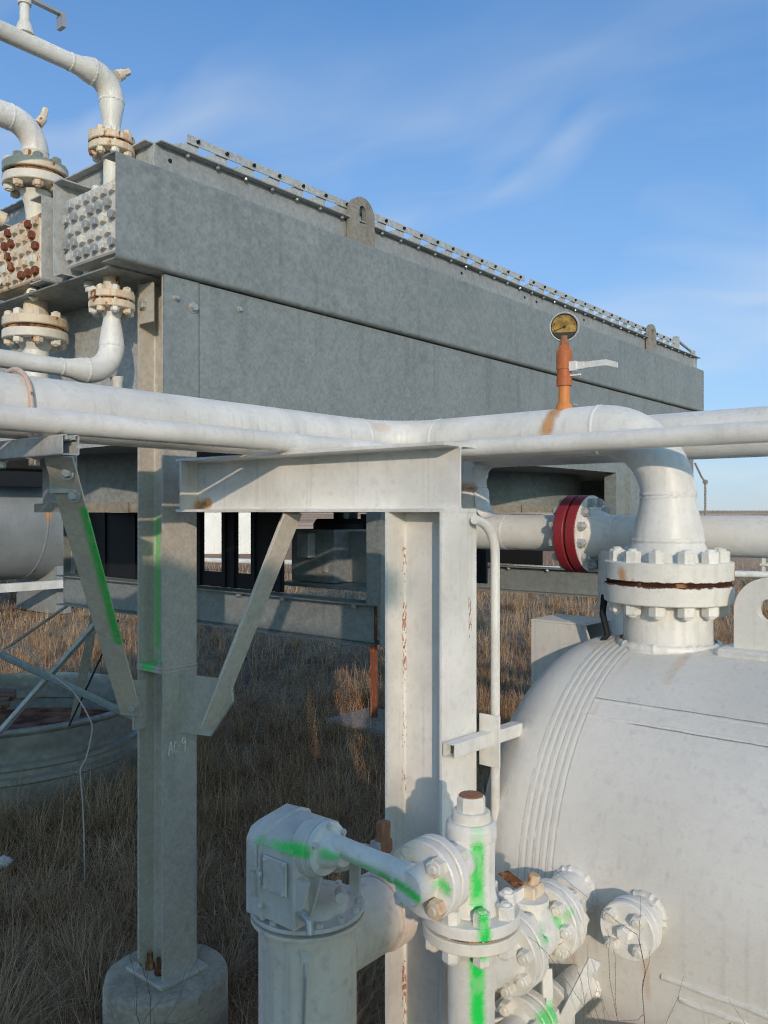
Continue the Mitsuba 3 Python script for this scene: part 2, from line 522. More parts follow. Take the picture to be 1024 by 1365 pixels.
scene['nozzlepaint'] = pbsdf(nozzle_fn, 0.5, 0.35)
scene['greypaint'] = pbsdf(paint_fn((0.47, 0.455, 0.425), (0.59, 0.575, 0.535), 0.0, SPRAY[8:9], (), 0.5), 0.45, 0.4)
scene['rustypaint'] = pbsdf(rusty_fn((0.60, 0.50, 0.36), (0.68, 0.60, 0.47), 0.55), 0.55, 0.35)
scene['flangepaint'] = pbsdf(rusty_fn((0.60, 0.57, 0.48), (0.70, 0.68, 0.61), 0.10), 0.5, 0.35)
scene['rustyplug'] = pbsdf(rusty_fn((0.56, 0.48, 0.37), (0.62, 0.55, 0.45), 0.6), 0.6, 0.3)
scene['rust'] = pbsdf(rusty_fn((0.055, 0.026, 0.016), (0.12, 0.05, 0.026), 0.9), 0.9, 0.15)
scene['darkrust'] = pbsdf(rusty_fn((0.030, 0.016, 0.012), (0.07, 0.032, 0.02), 0.2), 0.95, 0.1)
scene['brownrust'] = pbsdf(rusty_fn((0.24, 0.11, 0.06), (0.33, 0.17, 0.10), 0.3), 0.8, 0.2)
scene['darkred'] = pbsdf(rusty_fn((0.13, 0.04, 0.025), (0.20, 0.07, 0.04), 0.3), 0.75, 0.25)
scene['copperpaint'] = pbsdf(rusty_fn((0.46, 0.33, 0.26), (0.55, 0.42, 0.34), 0.2), 0.5, 0.4)
scene['orange'] = pbsdf(rusty_fn((0.52, 0.17, 0.045), (0.62, 0.25, 0.07), 0.32), 0.55, 0.35)
scene['redorange'] = pbsdf(rusty_fn((0.34, 0.085, 0.03), (0.46, 0.14, 0.045), 0.45), 0.55, 0.35)
scene['redpaint'] = pbsdf(paint_fn((0.19, 0.018, 0.024), (0.27, 0.027, 0.034), 0.0, (), (), 0.5), 0.4, 0.45)
scene['galv'] = pbsdf(galv_fn((0.185, 0.206, 0.198), (0.272, 0.298, 0.286), 0.5), 0.5, 0.5, 0.15)
scene['galvmid'] = pbsdf(galv_fn((0.24, 0.25, 0.245), (0.33, 0.345, 0.335), 0.4), 0.5, 0.5, 0.1)
scene['galvlight'] = pbsdf(galv_fn((0.33, 0.345, 0.335), (0.47, 0.485, 0.47), 0.4), 0.5, 0.5, 0.1)
scene['galvpost'] = pbsdf(galv_fn((0.38, 0.352, 0.30), (0.48, 0.448, 0.385), 0.4, 0.05, POSTMARK), 0.5, 0.4, 0.0)
scene['galvbrace'] = pbsdf(galv_fn((0.56, 0.51, 0.43), (0.68, 0.63, 0.54), 0.4, 0.2, POSTMARK), 0.5, 0.4, 0.0)
scene['lugsteel'] = pbsdf(galv_fn((0.20, 0.185, 0.155), (0.30, 0.28, 0.24), 0.6, 0.4), 0.6, 0.3)
scene['zinc'] = pbsdf((0.42, 0.42, 0.40), 0.4, 0.5, 0.5)
scene['black'] = pbsdf((0.012, 0.013, 0.015), 0.6, 0.3)
scene['darkhole'] = pbsdf((0.02, 0.02, 0.022), 0.8, 0.2)
scene['chalk'] = pbsdf((0.72, 0.72, 0.68), 0.9, 0.1)


# ------------------------------------------------------------------ ground and far land
def ground_z(x, y):
    d = np.hypot(x, y)
    return np.where(d > 60, (d - 60) * 0.0022 * (0.8 + 0.5 * nnoise(np.stack([x * 0.002, y * 0.002, x * 0], -1), 3)), 0.0) + 0.05 * (nnoise(np.stack([x * 0.4, y * 0.4, x * 0], -1), 4) - 0.5)


rings = np.concatenate([[0.0], np.geomspace(0.6, 2600, 110)])
na = 160
A, Rr = np.meshgrid(np.arange(na) * 2 * np.pi / na, rings, indexing='ij')
gx, gy = Rr * np.cos(A), Rr * np.sin(A)
gz = np.minimum(ground_z(gx, gy), 6.0)
gv = np.stack([gx, gy, gz], -1).reshape(-1, 3)
nr = len(rings)
i, j = np.meshgrid(np.arange(na), np.arange(nr - 1), indexing='ij')
i, j = i.ravel(), j.ravel()
k = (i + 1) % na
gf = np.vstack([np.stack([i * nr + j, i * nr + j + 1, k * nr + j + 1], 1), np.stack([i * nr + j, k * nr + j + 1, k * nr + j], 1)])


def ground_fn(p, n, uv):
    a = fbm(p.x * 0.9, p.y * 0.9, 0.0, 4)
    f = fbm(p.x * 16, p.y * 16, 0.0, 3)
    b = fbm(p.x * 0.03, p.y * 0.055, 3.0, 4)
    near = mix((0.075, 0.055, 0.038), (0.21, 0.155, 0.10), smoothstep(0.3, 0.75, a * 0.5 + f * 0.5))
    far = mix((0.20, 0.13, 0.085), (0.38, 0.285, 0.20), smoothstep(0.35, 0.68, b))
    d = dr.sqrt(p.x * p.x + p.y * p.y)
    return mix(near, far, smoothstep(12, 45, d))


scene['groundmat'] = pbsdf(ground_fn, 0.95, 0.1)
structure('ground', trimesh.Trimesh(gv, gf, process=False), 'groundmat', 'dry brown prairie ground', True)

# ------------------------------------------------------------------ air cooler
CX0, CX1 = 1.605, 7.38
PY = 2.53                     # outer plane of the big side panels
cooler = thing('air_cooler', 'long grey galvanised air cooler raised on posts above the pipes', 'air cooler')


def cpanel(x0, x1, y, z0, z1, depth, t=0.005, r=0.016, sgn=1):
    """sheet panel along x with rolled top and bottom returns going to +y"""
    pr = chan(z1 - z0, depth, t, r)
    return prism(pr, (x0, y, (z0 + z1) / 2), (x1, y, (z0 + z1) / 2), (0, sgn, 0))


for x0, x1 in ((CX0, 4.648), (4.652, CX1)):
    put('side_panel', cpanel(x0, x1, PY, EYE + .868, EYE + 1.237, .085), 'galv', cooler, 40)
# top rail with its outward lip
RY, RZ = 2.583, EYE + 1.338
put('top_rail', cat(box(1.80, 4.495, RY, RY + .005, EYE + 1.14, RZ), box(1.80, 4.495, RY - .034, RY + .005, RZ, RZ + .005)), 'galvmid', cooler, False)
put('top_rail', cat(box(4.50, 7.36, RY, RY + .005, EYE + 1.14, RZ), box(4.50, 7.36, RY - .034, RY + .005, RZ, RZ + .005)), 'galvmid', cooler, False)
put('end_rail', cat(box(1.795, 1.80, RY + .006, 5.40, EYE + 1.14, RZ), box(1.76, 1.80, RY + .006, 5.40, RZ, RZ + .005)), 'galvlight', cooler, False)
put('end_rail', cat(box(7.36, 7.365, RY + .006, 5.40, EYE + 1.14, RZ)), 'galvlight', cooler, False)
for n in range(39):
    hexhead(cooler, (1.93 + n * 0.1415, RY - .017, RZ), (0, 0, -1), .013, .009, 'zinc', True, 'rail_bolt')
for x in (1.862, 4.42, 4.56, 5.2, 3.75):
    put('rail_hole', lathe([(0, 0), (.008, 0), (.008, .003), (0, .003)], (x, RY, EYE + 1.295), (0, -1, 0), 16), 'darkhole', cooler, 30)


# louvres on top
def louver(x):
    z0, z1 = RZ + .022, RZ + .040
    blade = prism(Polygon([(-.128, 0), (-.126, .003), (.004, .028), (.004, .025)]), (x, RY + .03, z0), (x, RY + 1.10, z0), (1, 0, 0))
    # the prism's second axis points down here; flip
    v = blade.vertices.copy()
    v[:, 2] = 2 * z0 - v[:, 2]
    blade = trimesh.Trimesh(v, blade.faces[:, ::-1], process=False)
    g = Polygon([(-.128, -.012), (.008, -.012), (.022, .066), (-.014, .066), (-.022, .050), (-.126, .004)])
    gus = prism(g, (x, RY + .028, z0), (x, RY + .0245, z0), (1, 0, 0))
    pin = lathe([(0, 0), (.007, 0), (.007, .009), (0, .009)], (x + .006, RY + .0165, z0 + .056), (0, -1, 0), 10)
    return cat(blade, gus), pin


for n in range(18):
    b, pn = louver(1.995 + n * .1408)
    lk = put('louver_blade', b, 'galvlight', cooler, False)
    put('pin', pn, 'black', lk, False)
for n in range(18):
    b, pn = louver(4.545 + n * .1395)
    lk = put('louver_blade', b, 'galvlight', cooler, False)
    put('pin', pn, 'black', lk, False)
put('louver_link', box(1.955, 4.45, RY + .017, RY + .021, RZ + .062, RZ + .094), 'galvlight', cooler, False)
put('louver_link', box(4.51, 6.93, RY + .017, RY + .021, RZ + .062, RZ + .094), 'galvlight', cooler, False)
# arm at the far end
put('louver_arm', cat(tube([(6.93, RY + .02, RZ + .105), (7.28, RY + .02, RZ + .055)], .012, 8), box(7.27, 7.30, RY - .01, RY + .03, RZ - .14, RZ + .06), box(7.28, 7.36, RY, RY + .02, RZ - .10, RZ - .04),
                      box(6.90, 6.95, RY + .0, RY + .04, RZ + .0, RZ + .125)), 'galvlight', cooler, False)


def lug(x0, x1, z0, z1, y, t, hole_w, hole_h, hz):
    w = (x1 - x0) / 2
    s = unary_union([sbox(-w, 0, w, z1 - z0 - w), Point(0, z1 - z0 - w).buffer(w, 16)])
    h = unary_union([Point(0, hz + hole_h / 2).buffer(hole_w / 2, 10), sbox(-hole_w / 2, hz - hole_h / 2, hole_w / 2, hz + hole_h / 2)])
    s = s.difference(h)
    m = trimesh.creation.extrude_polygon(s, t, engine='earcut')
    m.apply_transform(mat4(V((x0 + x1) / 2, y, z0), V(1, 0, 0), V(0, 0, 1), V(0, -1, 0)))
    return m


put('lifting_lug', lug(2.815, 2.985, EYE + 1.185, EYE + 1.452, 2.572, .024, .045, .06, .175), 'lugsteel', cooler, 30)
put('lifting_lug', lug(6.22, 6.37, EYE + 1.185, EYE + 1.452, 2.572, .024, .045, .06, .175), 'lugsteel', cooler, 30)
# plenum walls
LY = 2.556
put('plenum_panel', cat(box(1.977, 5.65, LY, LY + .004, EYE + .285, EYE + .862), box(1.977, 5.65, LY, LY + .08, EYE + .281, EYE + .285)), 'galv', cooler, False)
put('plenum_panel', cat(box(5.652, 7.20, LY, LY + .004, EYE - .16, EYE + .862), box(5.652, 5.656, LY + .004, LY + .09, EYE - .16, EYE + .281)), 'galv', cooler, False)
put('end_panel', box(1.900, 1.905, 2.64, 5.42, EYE + .27, EYE + .885), 'galvlight', cooler, False)
put('end_panel', box(1.880, 1.885, 3.66, 5.42, EYE + .89, EYE + 1.24), 'galvlight', cooler, False)
put('end_panel', box(7.20, 7.205, 2.57, 5.42, EYE + .0, EYE + 1.14), 'galv', cooler, False)
put('back_panel', box(1.905, 7.20, 5.42, 5.425, EYE + .27, EYE + 1.30), 'galv', cooler, False)
put('plenum_floor', box(1.91, 7.19, 2.645, 5.415, EYE + .287, EYE + .292), 'galv', cooler, False)
put('tube_bundle', box(1.92, 7.15, 2.66, 5.38, EYE + .90, EYE + 1.13), 'galv', cooler, False)
# left edge plate and bolts of the leg
hexhead(cooler, (5.02, LY, EYE + .70), (0, -1, 0), .02, .012)
hexhead(cooler, (2.17, LY, EYE + .80), (0, -1, 0), .016, .010)
hexhead(cooler, (5.45, 2.53, EYE + 1.12), (0, -1, 0), .016, .010)
# fan rings
for xc in (3.26, 5.74):
    ring = lathe([(1.0, EYE + .30), (1.0, EYE + .042), (1.006, EYE + .042), (1.006, EYE + .30)], (xc, 4.0, 0), (0, 0, 1), 96)
    fk = put('fan_ring', ring, 'galv', cooler, 40)
    put('ring_flange', lathe([(1.008, EYE + .045), (1.05, EYE + .045), (1.05, EYE - .002), (1.046, EYE - .002), (1.046, EYE + .041), (1.008, EYE + .041)], (xc, 4.0, 0), (0, 0, 1), 96), 'lugsteel', fk, 40)
    for an in (3.55, 4.25, 4.95):
        e = V(math.cos(an), math.sin(an), 0)
        tt = V(-e[1], e[0], 0)
        put('clip', obox(V(xc, 4.0, EYE + .022) + e * 1.055, tt, V(0, 0, 1), e, .10, .052, .012), 'lugsteel', fk, False)
    put('fan_hub', lathe([(0, 0), (.12, 0), (.14, .05), (.10, .12), (0, .12)], (xc, 4.0, EYE + .12), (0, 0, 1), 24), 'black', fk, 30)
    for q in range(4):
        an = q * math.pi / 2 + .5
        e = V(math.cos(an), math.sin(an), 0)
        put('fan_blade', obox(V(xc, 4, EYE + .17) + e * .55, e, np.cross(V(0, .0, 1), e) + V(0, 0, .35), np.cross(e, np.cross(V(0, 0, 1), e) + V(0, 0, .35)), .82, .16, .012), 'galvlight', fk, False)
# frames hung under the two fans
for xf in (3.04, 5.85):
    fr = put('hanger_frame', prism(chan(.190, .075, .008), (xf, 2.60, EYE - .538), (xf, 5.44, EYE - .538), (1, 0, 0)), 'galv', cooler, 40)
    put('flange_bar', cat(box(xf - .055, xf + .075, 2.602, 5.44, EYE - .443, EYE - .436), box(xf - .055, xf + .075, 2.602, 5.44, EYE - .640, EYE - .633)), 'galv', fr, False)
    for yy in (2.60, 5.41):
        put('hanger', prism(hsec(.13, .15, .008, .007), (xf + .085, yy + .0, EYE - .63), (xf + .085, yy, EYE + .28), (1, 0, 0)) if yy > 3 else
            cat(box(xf - .05, xf + .16, 2.515, 2.523, EYE - .632, EYE + .28), box(xf - .055, xf - .05 + .006, 2.523, 2.60, EYE - .44, EYE + .28), box(xf + .154, xf + .16, 2.523, 2.64, EYE - .632, EYE + .28)), 'galv', fr, 30)
    for yy in (2.70, 3.2, 3.55, 4.4):
        hexhead(fr, (xf - .03, yy, EYE - .443), (0, 0, -1), .022, .016, 'zinc')
# far frame item: drive guard with slots, motor mount
gd = put('drive_guard', cat(box(3.13, 3.145, 4.02, 5.42, EYE - .436, EYE + .02), box(3.13, 3.145, 3.71, 3.83, EYE - .436, EYE + .02), box(3.13, 3.145, 3.33, 3.575, EYE - .436, EYE + .02), box(3.131, 3.146, 3.575, 4.02, EYE - .436, EYE - .35)),
         'black', cooler, False)
mm = put('motor_mount', cat(box(3.42, 3.43, 3.22, 3.56, EYE - .40, EYE - .10), box(3.431, 3.80, 3.22, 3.23, EYE - .40, EYE - .10), box(3.55, 3.56, 3.02, 3.219, EYE - .40, EYE - .11), box(3.431, 3.80, 3.55, 3.56, EYE - .40, EYE - .10), box(3.35, 3.95, 2.80, 3.60, EYE - .425, EYE - .405)), 'galv', cooler, False)
hexhead(mm, (3.42, 3.28, EYE - .33), (-1, 0, 0), .022, .014)
hexhead(mm, (3.42, 3.48, EYE - .17), (-1, 0, 0), .022, .014)
put('motor', lathe([(0, 0), (.13, 0), (.15, .02), (.15, .33), (.13, .36), (.03, .36), (.03, .45), (0, .45)], (3.64, 3.39, EYE - .40), (0, 0, 1), 32), 'black', mm, 30)
put('guard_rib', cat(*[box(3.118, 3.13, y_, y_ + .03, EYE - .436, EYE + .02) for y_ in (3.34, 3.545, 3.72, 3.80, 4.03, 4.35, 4.7, 5.05, 5.38)]), 'black', gd, False, kind='stuff')
put('shaft', tube([(3.62, 3.08, EYE + .05), (3.62, 3.08, EYE + .13), (3.3, 3.9, EYE + .14)], .025, 14), 'zinc', cooler)
put('junction_box', rbox(3.36, 3.42, 3.36, 3.46, EYE - .26, EYE - .12, .006), 'galvlight', cooler, False)
put('rear_guard', box(4.25, 4.27, 2.75, 3.35, EYE - .43, EYE - .06), 'black', cooler, False)
put('rear_guard', box(6.0, 6.02, 3.35, 5.3, EYE - .43, EYE - .02), 'black', cooler, False)
put('motor_mount', cat(box(6.1, 6.11, 2.85, 3.10, EYE - .42, EYE - .10), box(6.11, 6.5, 2.85, 2.86, EYE - .42, EYE - .10)), 'galvlight', cooler, False)
# legs at the far end and the far side (the near corner post is a thing of its own)
put('leg', prism(hsec(.152, .157, .009, .007), (7.12, 2.66, 0.02), (7.12, 2.66, EYE + .28), (1, 0, 0)), 'galvpost', cooler, 30)
put('leg', prism(hsec(.152, .157, .009, .007), (7.12, 5.35, 0.02), (7.12, 5.35, EYE + .28), (1, 0, 0)), 'galvpost', cooler, 30)

put('frame_leg', prism(angle_sec(.07, .07, .007), (5.86, 5.06, .10), (5.86, 5.06, EYE - .64), (.64, -.77, 0)), 'darkred', cooler, 30, 'brown rusty frame leg')
put('leg_pad', rbox(5.55, 6.20, 4.55, 5.35, -.05, .10, .02), 'lugsteel', cooler, False)

# header boxes, with their side channels
PLUG = {}


def plugs(parent, x, y0, ncol, z0, mats, pitch=.055, rp=.0475):
    for c in range(ncol):
        for r in range(5):
            y = y0 + c * pitch + (r % 2) * pitch / 2
            if y > y0 + (ncol - .4) * pitch:
                continue
            m = random.choice(mats)
            if m not in PLUG:
                R = .0175
                PLUG[m] = mikit.ply(cat(lathe([(0, 0), (R, 0), (R, .016), (R * .9, .019), (0, .0195)], (0, 0, 0), (0, 0, 1), 6)), m, 25)
            b = random.random() * .25 + .1
            copyof('plug', PLUG[m], parent, mat4(V(x, y, z0 + r * rp), V(0, math.cos(b), math.sin(b)), V(0, -math.sin(b), math.cos(b)) * -1, V(-1, 0, 0)))


h1 = put('header_box', rbox(1.628, 1.87, 2.552, 2.890, EYE + .903, EYE + 1.158, .006), 'greypaint', cooler, False)
plugs(h1, 1.628, 2.580, 6, EYE + .935, ['galvmid', 'galvlight', 'greypaint', 'galvmid', 'flangepaint'])
h2 = put('header_box', rbox(1.628, 1.87, 3.085, 3.50, EYE + .903, EYE + 1.158, .006), 'rustypaint', cooler, False, 'rusty header box with cream and brown plugs')
plugs(h2, 1.628, 3.110, 7, EYE + .935, ['rustyplug', 'rustyplug', 'flangepaint', 'darkred', 'darkred', 'rustypaint'])
put('side_channel', prism(chan(.352, .06, .005, .014), (1.597, 2.935, EYE + 1.05), (2.6, 2.935, EYE + 1.05), (0, -1, 0)), 'galvlight', cooler, 40)
put('side_channel', prism(chan(.33, .09, .005, .014), (1.607, 3.035, EYE + 1.045), (2.6, 3.035, EYE + 1.045), (0, 1, 0)), 'galvlight', cooler, 40)
put('side_channel', prism(chan(.33, .09, .005, .014), (1.607, 3.56, EYE + 1.045), (2.6, 3.56, EYE + 1.045), (0, -1, 0)), 'galvlight', cooler, 40)
put('bundle_shelf', cat(box(1.64, 1.90, 2.62, 5.40, EYE + .862, EYE + .868)), 'galv', cooler, False)
# small vents and drains on the header boxes
put('vent_plug', cat(lathe([(0, 0), (.021, 0), (.019, .05), (0, .05)], (1.72, 2.845, EYE + 1.158), (0, 0, 1), 20), nut(.026, .02).apply_translation((1.72, 2.845, EYE + 1.205))), 'flangepaint', h1, 30)
put('drain_plug', cat(lathe([(0, 0), (.021, 0), (.019, .06), (0, .06)], (1.70, 2.86, EYE + .903), (0, 0, -1), 20), nut(.024, .03).apply_translation((1.70, 2.86, EYE + .825))), 'flangepaint', h1, 30)
put('vent_plug', cat(lathe([(0, 0), (.030, 0), (.026, .05), (0, .055)], (1.62, 3.36, EYE + 1.185), (-.8, .2, .3), 20)), 'rustypaint', h2, 30)

# ------------------------------------------------------------------ header piping
NB1 = V(1.72, 2.74, 0)
NB2 = V(1.72, 3.30, 0)


def at(b, z, dx=0.0, dy=0.0):
    return V(b[0] + dx, b[1] + dy, EYE + z)


# 1: outlet at the top of the near header
t = thing('vapour_pipe', 'white outlet pipe rising from the grey plug panel, with the uppermost bend of all pipes', 'pipe')
put('nozzle', tube([at(NB1, 1.155), at(NB1, 1.31)], .030, 24), 'flangepaint', t)
flange_joint(t, at(NB1, 1.345), (0, 0, 1), .0825, .026, .0, .008, 8, .027, mat='rustypaint', bmat=['rustypaint', 'flangepaint', 'rustyplug'])
put('reducer', tube([at(NB1, z) for z in (1.37, 1.385, 1.40, 1.42, 1.46, 1.49, 1.508)], [.040, .038, .031, .031, .038, .0435, .0445], 28), 'paint', t)
el, _ = arcpath([at(NB1, 1.508), at(NB1, 1.588), at(NB1, 1.588, -.081)], .08, 12)
put('elbow', cat(tube(el, .0445, 28), weldbead(at(NB1, 1.508), (0, 0, 1), .0445, .003, .005), weldbead(at(NB1, 1.588, -.081), (1, 0, 0), .0445, .003, .005)), 'paint', t)
put('reducer', cat(tube([at(NB1, 1.588, x) for x in (-.081, -.10, -.13, -.165)], [.0445, .043, .034, .0305], 28), weldbead(at(NB1, 1.588, -.165), (1, 0, 0), .0305, .003, .005)), 'paint', t)
put('pipe', tube([at(NB1, 1.588, -.165), at(NB1, 1.60, -1.8)], .0302, 28), 'paint', t)
put('plug_boss', cat(lathe([(0, 0), (.022, 0), (.019, .03), (0, .03)], at(NB1, 1.61, .02), (.75, 0, .55), 20), nut(.024, .03).apply_transform(mat4(at(NB1, 1.632, .048), *frame((.75, 0, .55))))), 'rustypaint', t)
vk = put('vent_nipple', cat(lathe([(0, 0), (.032, 0), (.024, .03), (.017, .045), (.016, .10), (.022, .10), (.022, .17), (0, .17)], at(NB1, 1.612, -.33), (0, 0, 1), 24)), 'paint', t)
put('valve_handle', cat(box(1.385, 1.53, 2.73, 2.75, EYE + 1.735, EYE + 1.745), box(1.515, 1.53, 2.72, 2.76, EYE + 1.69, EYE + 1.735)), 'zinc', vk, False)
# 2: return at the bottom of the near header
t = thing('return_pipe', 'white pipe below the hex plug panel, bent to the left above the rack', 'pipe')
put('nozzle', tube([at(NB1, .905), at(NB1, .80)], .030, 24), 'rustypaint', t)
flange_joint(t, at(NB1, .772), (0, 0, 1), .0825, .026, .0, .008, 8, .027, mat='rustypaint', bmat=['rustypaint', 'flangepaint', 'flangepaint'])
put('reducer', tube([at(NB1, z) for z in (.745, .73, .715, .70, .675, .63, .612)], [.040, .036, .031, .031, .037, .0435, .0445], 28), 'paint', t)
el, _ = arcpath([at(NB1, .612), at(NB1, .507), at(NB1, .507, -.106)], .105, 12)
put('elbow', cat(tube(el, .0445, 28), weldbead(at(NB1, .612), (0, 0, 1), .0445, .003, .005), weldbead(at(NB1, .507, -.106), (1, 0, 0), .0445, .003, .005)), 'paint', t)
put('reducer', cat(tube([at(NB1, .507, x) for x in (-.106, -.13, -.165, -.20)], [.0445, .043, .034, .0305], 28), weldbead(at(NB1, .507, -.20), (1, 0, 0), .0305, .003, .005)), 'paint', t)
put('pipe', tube([at(NB1, .507, -.20), at(NB1, .507, -2.0)], .0302, 28), 'paint', t)
put('drain_nipple', lathe([(0, 0), (.026, 0), (.018, .03), (.016, .085), (0, .085)], at(NB1, .50, .02), (.1, 0, -1), 20), 'paint', t)
put('drain_cap', lathe([(0, 0), (.012, 0), (.012, .03), (0, .03)], at(NB1, .42, .03), (.1, 0, -1), 14), 'brownrust', t)
# 3: far header
t = thing('outlet_pipe', 'thicker white pipe with a large rusty flange pair standing over the rusty plug panel', 'pipe')
put('nozzle', tube([at(NB2, z) for z in (1.155, 1.22, 1.26, 1.31)], [.038, .038, .044, .062], 24), 'flangepaint', t)
flange_joint(t, at(NB2, 1.372), (0, 0, 1), .127, .036, .0, .016, 8, .036, mats=('rustypaint', 'flangepaint'), bmat=['rustypaint', 'rustyplug', 'flangepaint'])
put('neck', tube([at(NB2, z) for z in (1.415, 1.43, 1.46, 1.475)], [.075, .062, .051, .0505], 28), 'rustypaint', t)
el, _ = arcpath([at(NB2, 1.475), at(NB2, 1.584), at(NB2, 1.584, -.11)], .108, 12)
put('elbow', cat(tube(el, .0508, 28), weldbead(at(NB2, 1.475), (0, 0, 1), .0508, .003, .005), weldbead(at(NB2, 1.584, -.11), (1, 0, 0), .0508, .003, .005)), 'paint', t)
put('pipe', tube([at(NB2, 1.584, -.11), at(NB2, 1.59, -1.6)], .0508, 28), 'paint', t)
put('plug_boss', cat(lathe([(0, 0), (.020, 0), (.018, .04), (0, .04)], at(NB2, 1.595, .01), (.55, 0, .8), 20), nut(.024, .05).apply_transform(mat4(at(NB2, 1.625, .03), *frame((.3, 0, .95))))), 'rustypaint', t)
t = thing('inlet_pipe', 'white pipe with a large rusty flange pair hanging below the rusty plug panel', 'pipe')
put('nozzle', tube([at(NB2, z) for z in (.905, .86, .82, .80)], [.045, .045, .05, .058], 24), 'rustypaint', t)
put('side_nozzle', lathe([(0, 0), (.022, 0), (.022, .10), (.012, .10), (.012, .09), (0, .09)], at(NB2, .875), (-.55, -.80, 0), 20), 'flangepaint', t)
flange_joint(t, at(NB2, .745), (0, 0, 1), .127, .036, .0, .016, 8, .036, mats=('rustypaint', 'flangepaint'), bmat=['flangepaint', 'rustypaint', 'flangepaint', 'rustyplug'])
pts, _ = arcpath([at(NB2, .66), at(NB2, .40), at(NB2, .40, -2.0)], .15, 10)
put('pipe', tube(np.vstack([[at(NB2, .70)], pts]), np.r_[[.075], np.full(len(pts), .051)], 28), 'paint', t)

# a third line beyond, with a white hand wheel
t = thing('hand_wheel', 'white valve hand wheel cut by the left edge of the picture under the top pipe', 'hand wheel')
c = V(1.13, 2.98, EYE + 1.60)
ax = unit(V(-.8, -.5, .1))
x, y, z = frame(ax)
put('rim', tube([c + .055 * (x * math.cos(q) + y * math.sin(q)) for q in np.linspace(0, 2 * math.pi, 41)], .006, 8, False), 'paint', t)
for q in range(5):
    e = x * math.cos(q * 2 * math.pi / 5) + y * math.sin(q * 2 * math.pi / 5)
    put('spoke', tube([c, c + e * .053], .005, 8), 'paint', t)
put('hub', lathe([(0, -.02), (.014, -.02), (.014, .012), (0, .012)], c, ax, 14), 'paint', t)
put('stem', tube([c, c - ax * .25], .009, 10), 'paint', t)

# ------------------------------------------------------------------ corner post on its pier
PX_, PYC = 1.896, 2.647        # centre of the post
post = thing('steel_post', 'galvanised H section post chalk marked AC-9, standing on the round concrete pier', 'post')
H6 = hsec(.152, .160, .0085, .007)
put('upper_post', prism(H6, (PX_, PYC, EYE - .567), (PX_, PYC, EYE + .866), (1, 0, 0)), 'galvpost', post, 30)
put('lower_post', prism(H6, (PX_, PYC, EYE - 1.708), (PX_, PYC, EYE - .592), (1, 0, 0)), 'galvpost', post, 30)
for z in (-.5795, -.592):
    put('splice_plate', rbox(PX_ - .078, PX_ + .078, PYC - .082, PYC + .082, EYE + z, EYE + z + .0118, .002), 'galvpost', post, False)
put('base_plate', rbox(PX_ - .105, PX_ + .105, PYC - .115, PYC + .115, EYE - 1.722, EYE - 1.708, .002), 'galvpost', post, False)
put('cover_plate', box(PX_ - .077, PX_ + .077, PYC - .0905, PYC - .0815, EYE + .30, EYE + .864), 'galv', post, False)
for dx, z in ((.05, .765), (-.03, .785)):
    hexhead(post, (PX_ + dx, PYC - .0905, EYE + z), (0, -1, 0), .026 if dx > 0 else .014, .016)
put('clip_plate', box(1.81, 1.818, PYC - .03, PYC + .055, EYE + .70, EYE + .845), 'galvpost', post, False)
hexhead(post, (1.81, PYC + .02, EYE + .765), (-1, 0, 0), .024, .016)
for dx, dy in ((-.055, -.03), (.055, -.03), (-.055, .03)):
    put('anchor_bolt', cat(nut(.032, .024), lathe([(0, 0), (.011, 0), (.011, .06), (0, .06)], (0, 0, 0), (0, 0, 1), 12)).apply_translation((PX_ + dx, PYC + dy, EYE - 1.708)), 'rust', post, 30)
hexhead(post, (PX_ - .045, PYC - .03, EYE - .592), (0, 0, -1), .024, .016)
hexhead(post, (PX_ - .045, PYC - .03, EYE - .5677), (0, 0, 1), .024, .016)
put('gusset_plate', prism(Polygon([(0, -.60), (.28, -.59), (.30, -.66), (.18, -.80), (0, -.815)]), (1.892, PYC - .0805, EYE), (1.902, PYC - .0805, EYE), (0, -1, 0)) if False else
    trimesh.Trimesh(*(lambda m: (m.vertices, m.faces))(prism(Polygon([(0, .60), (.29, .585), (.30, .66), (.18, .80), (0, .815)]), (1.892, PYC - .0805, EYE), (1.902, PYC - .0805, EYE), (0, -1, 0))), process=False), 'galvpost', post, False)
put('gusset_plate', box(1.765, 1.8185, PYC + .02, PYC + .03, EYE - .80, EYE - .62), 'galvpost', post, False)


def stroke(pts, w=.0035, y=PYC - .0805):
    return tube([(PX_ + px, y, EYE + pz) for px, pz in pts], w / 2, 6)


sx = [-.056, 0.0]
AC9 = [[(-.052, -.893), (-.043, -.845), (-.040, -.843), (-.034, -.888)], [(-.049, -.872), (-.036, -.870)], [(-.017, -.850), (-.022, -.846), (-.027, -.860), (-.026, -.882), (-.021, -.888), (-.015, -.882)],
       [(-.010, -.866), (.002, -.864)], [(.024, -.850), (.017, -.838), (.010, -.844), (.009, -.858), (.016, -.862), (.023, -.852), (.025, -.846), (.022, -.880), (.020, -.893)]]
put('chalk_lettering', cat(*[stroke([(x + .0, z) for x, z in s]) for s in AC9]), 'chalk', post, 30)


def conc_fn(p, n, uv):
    a = fbm(p.x * 9, p.y * 9, p.z * 9, 4)
    f = fbm(p.x * 70, p.y * 70, p.z * 70, 2)
    return mix((0.27, 0.225, 0.175), (0.46, 0.40, 0.32), smoothstep(.25, .75, a * .6 + f * .4))


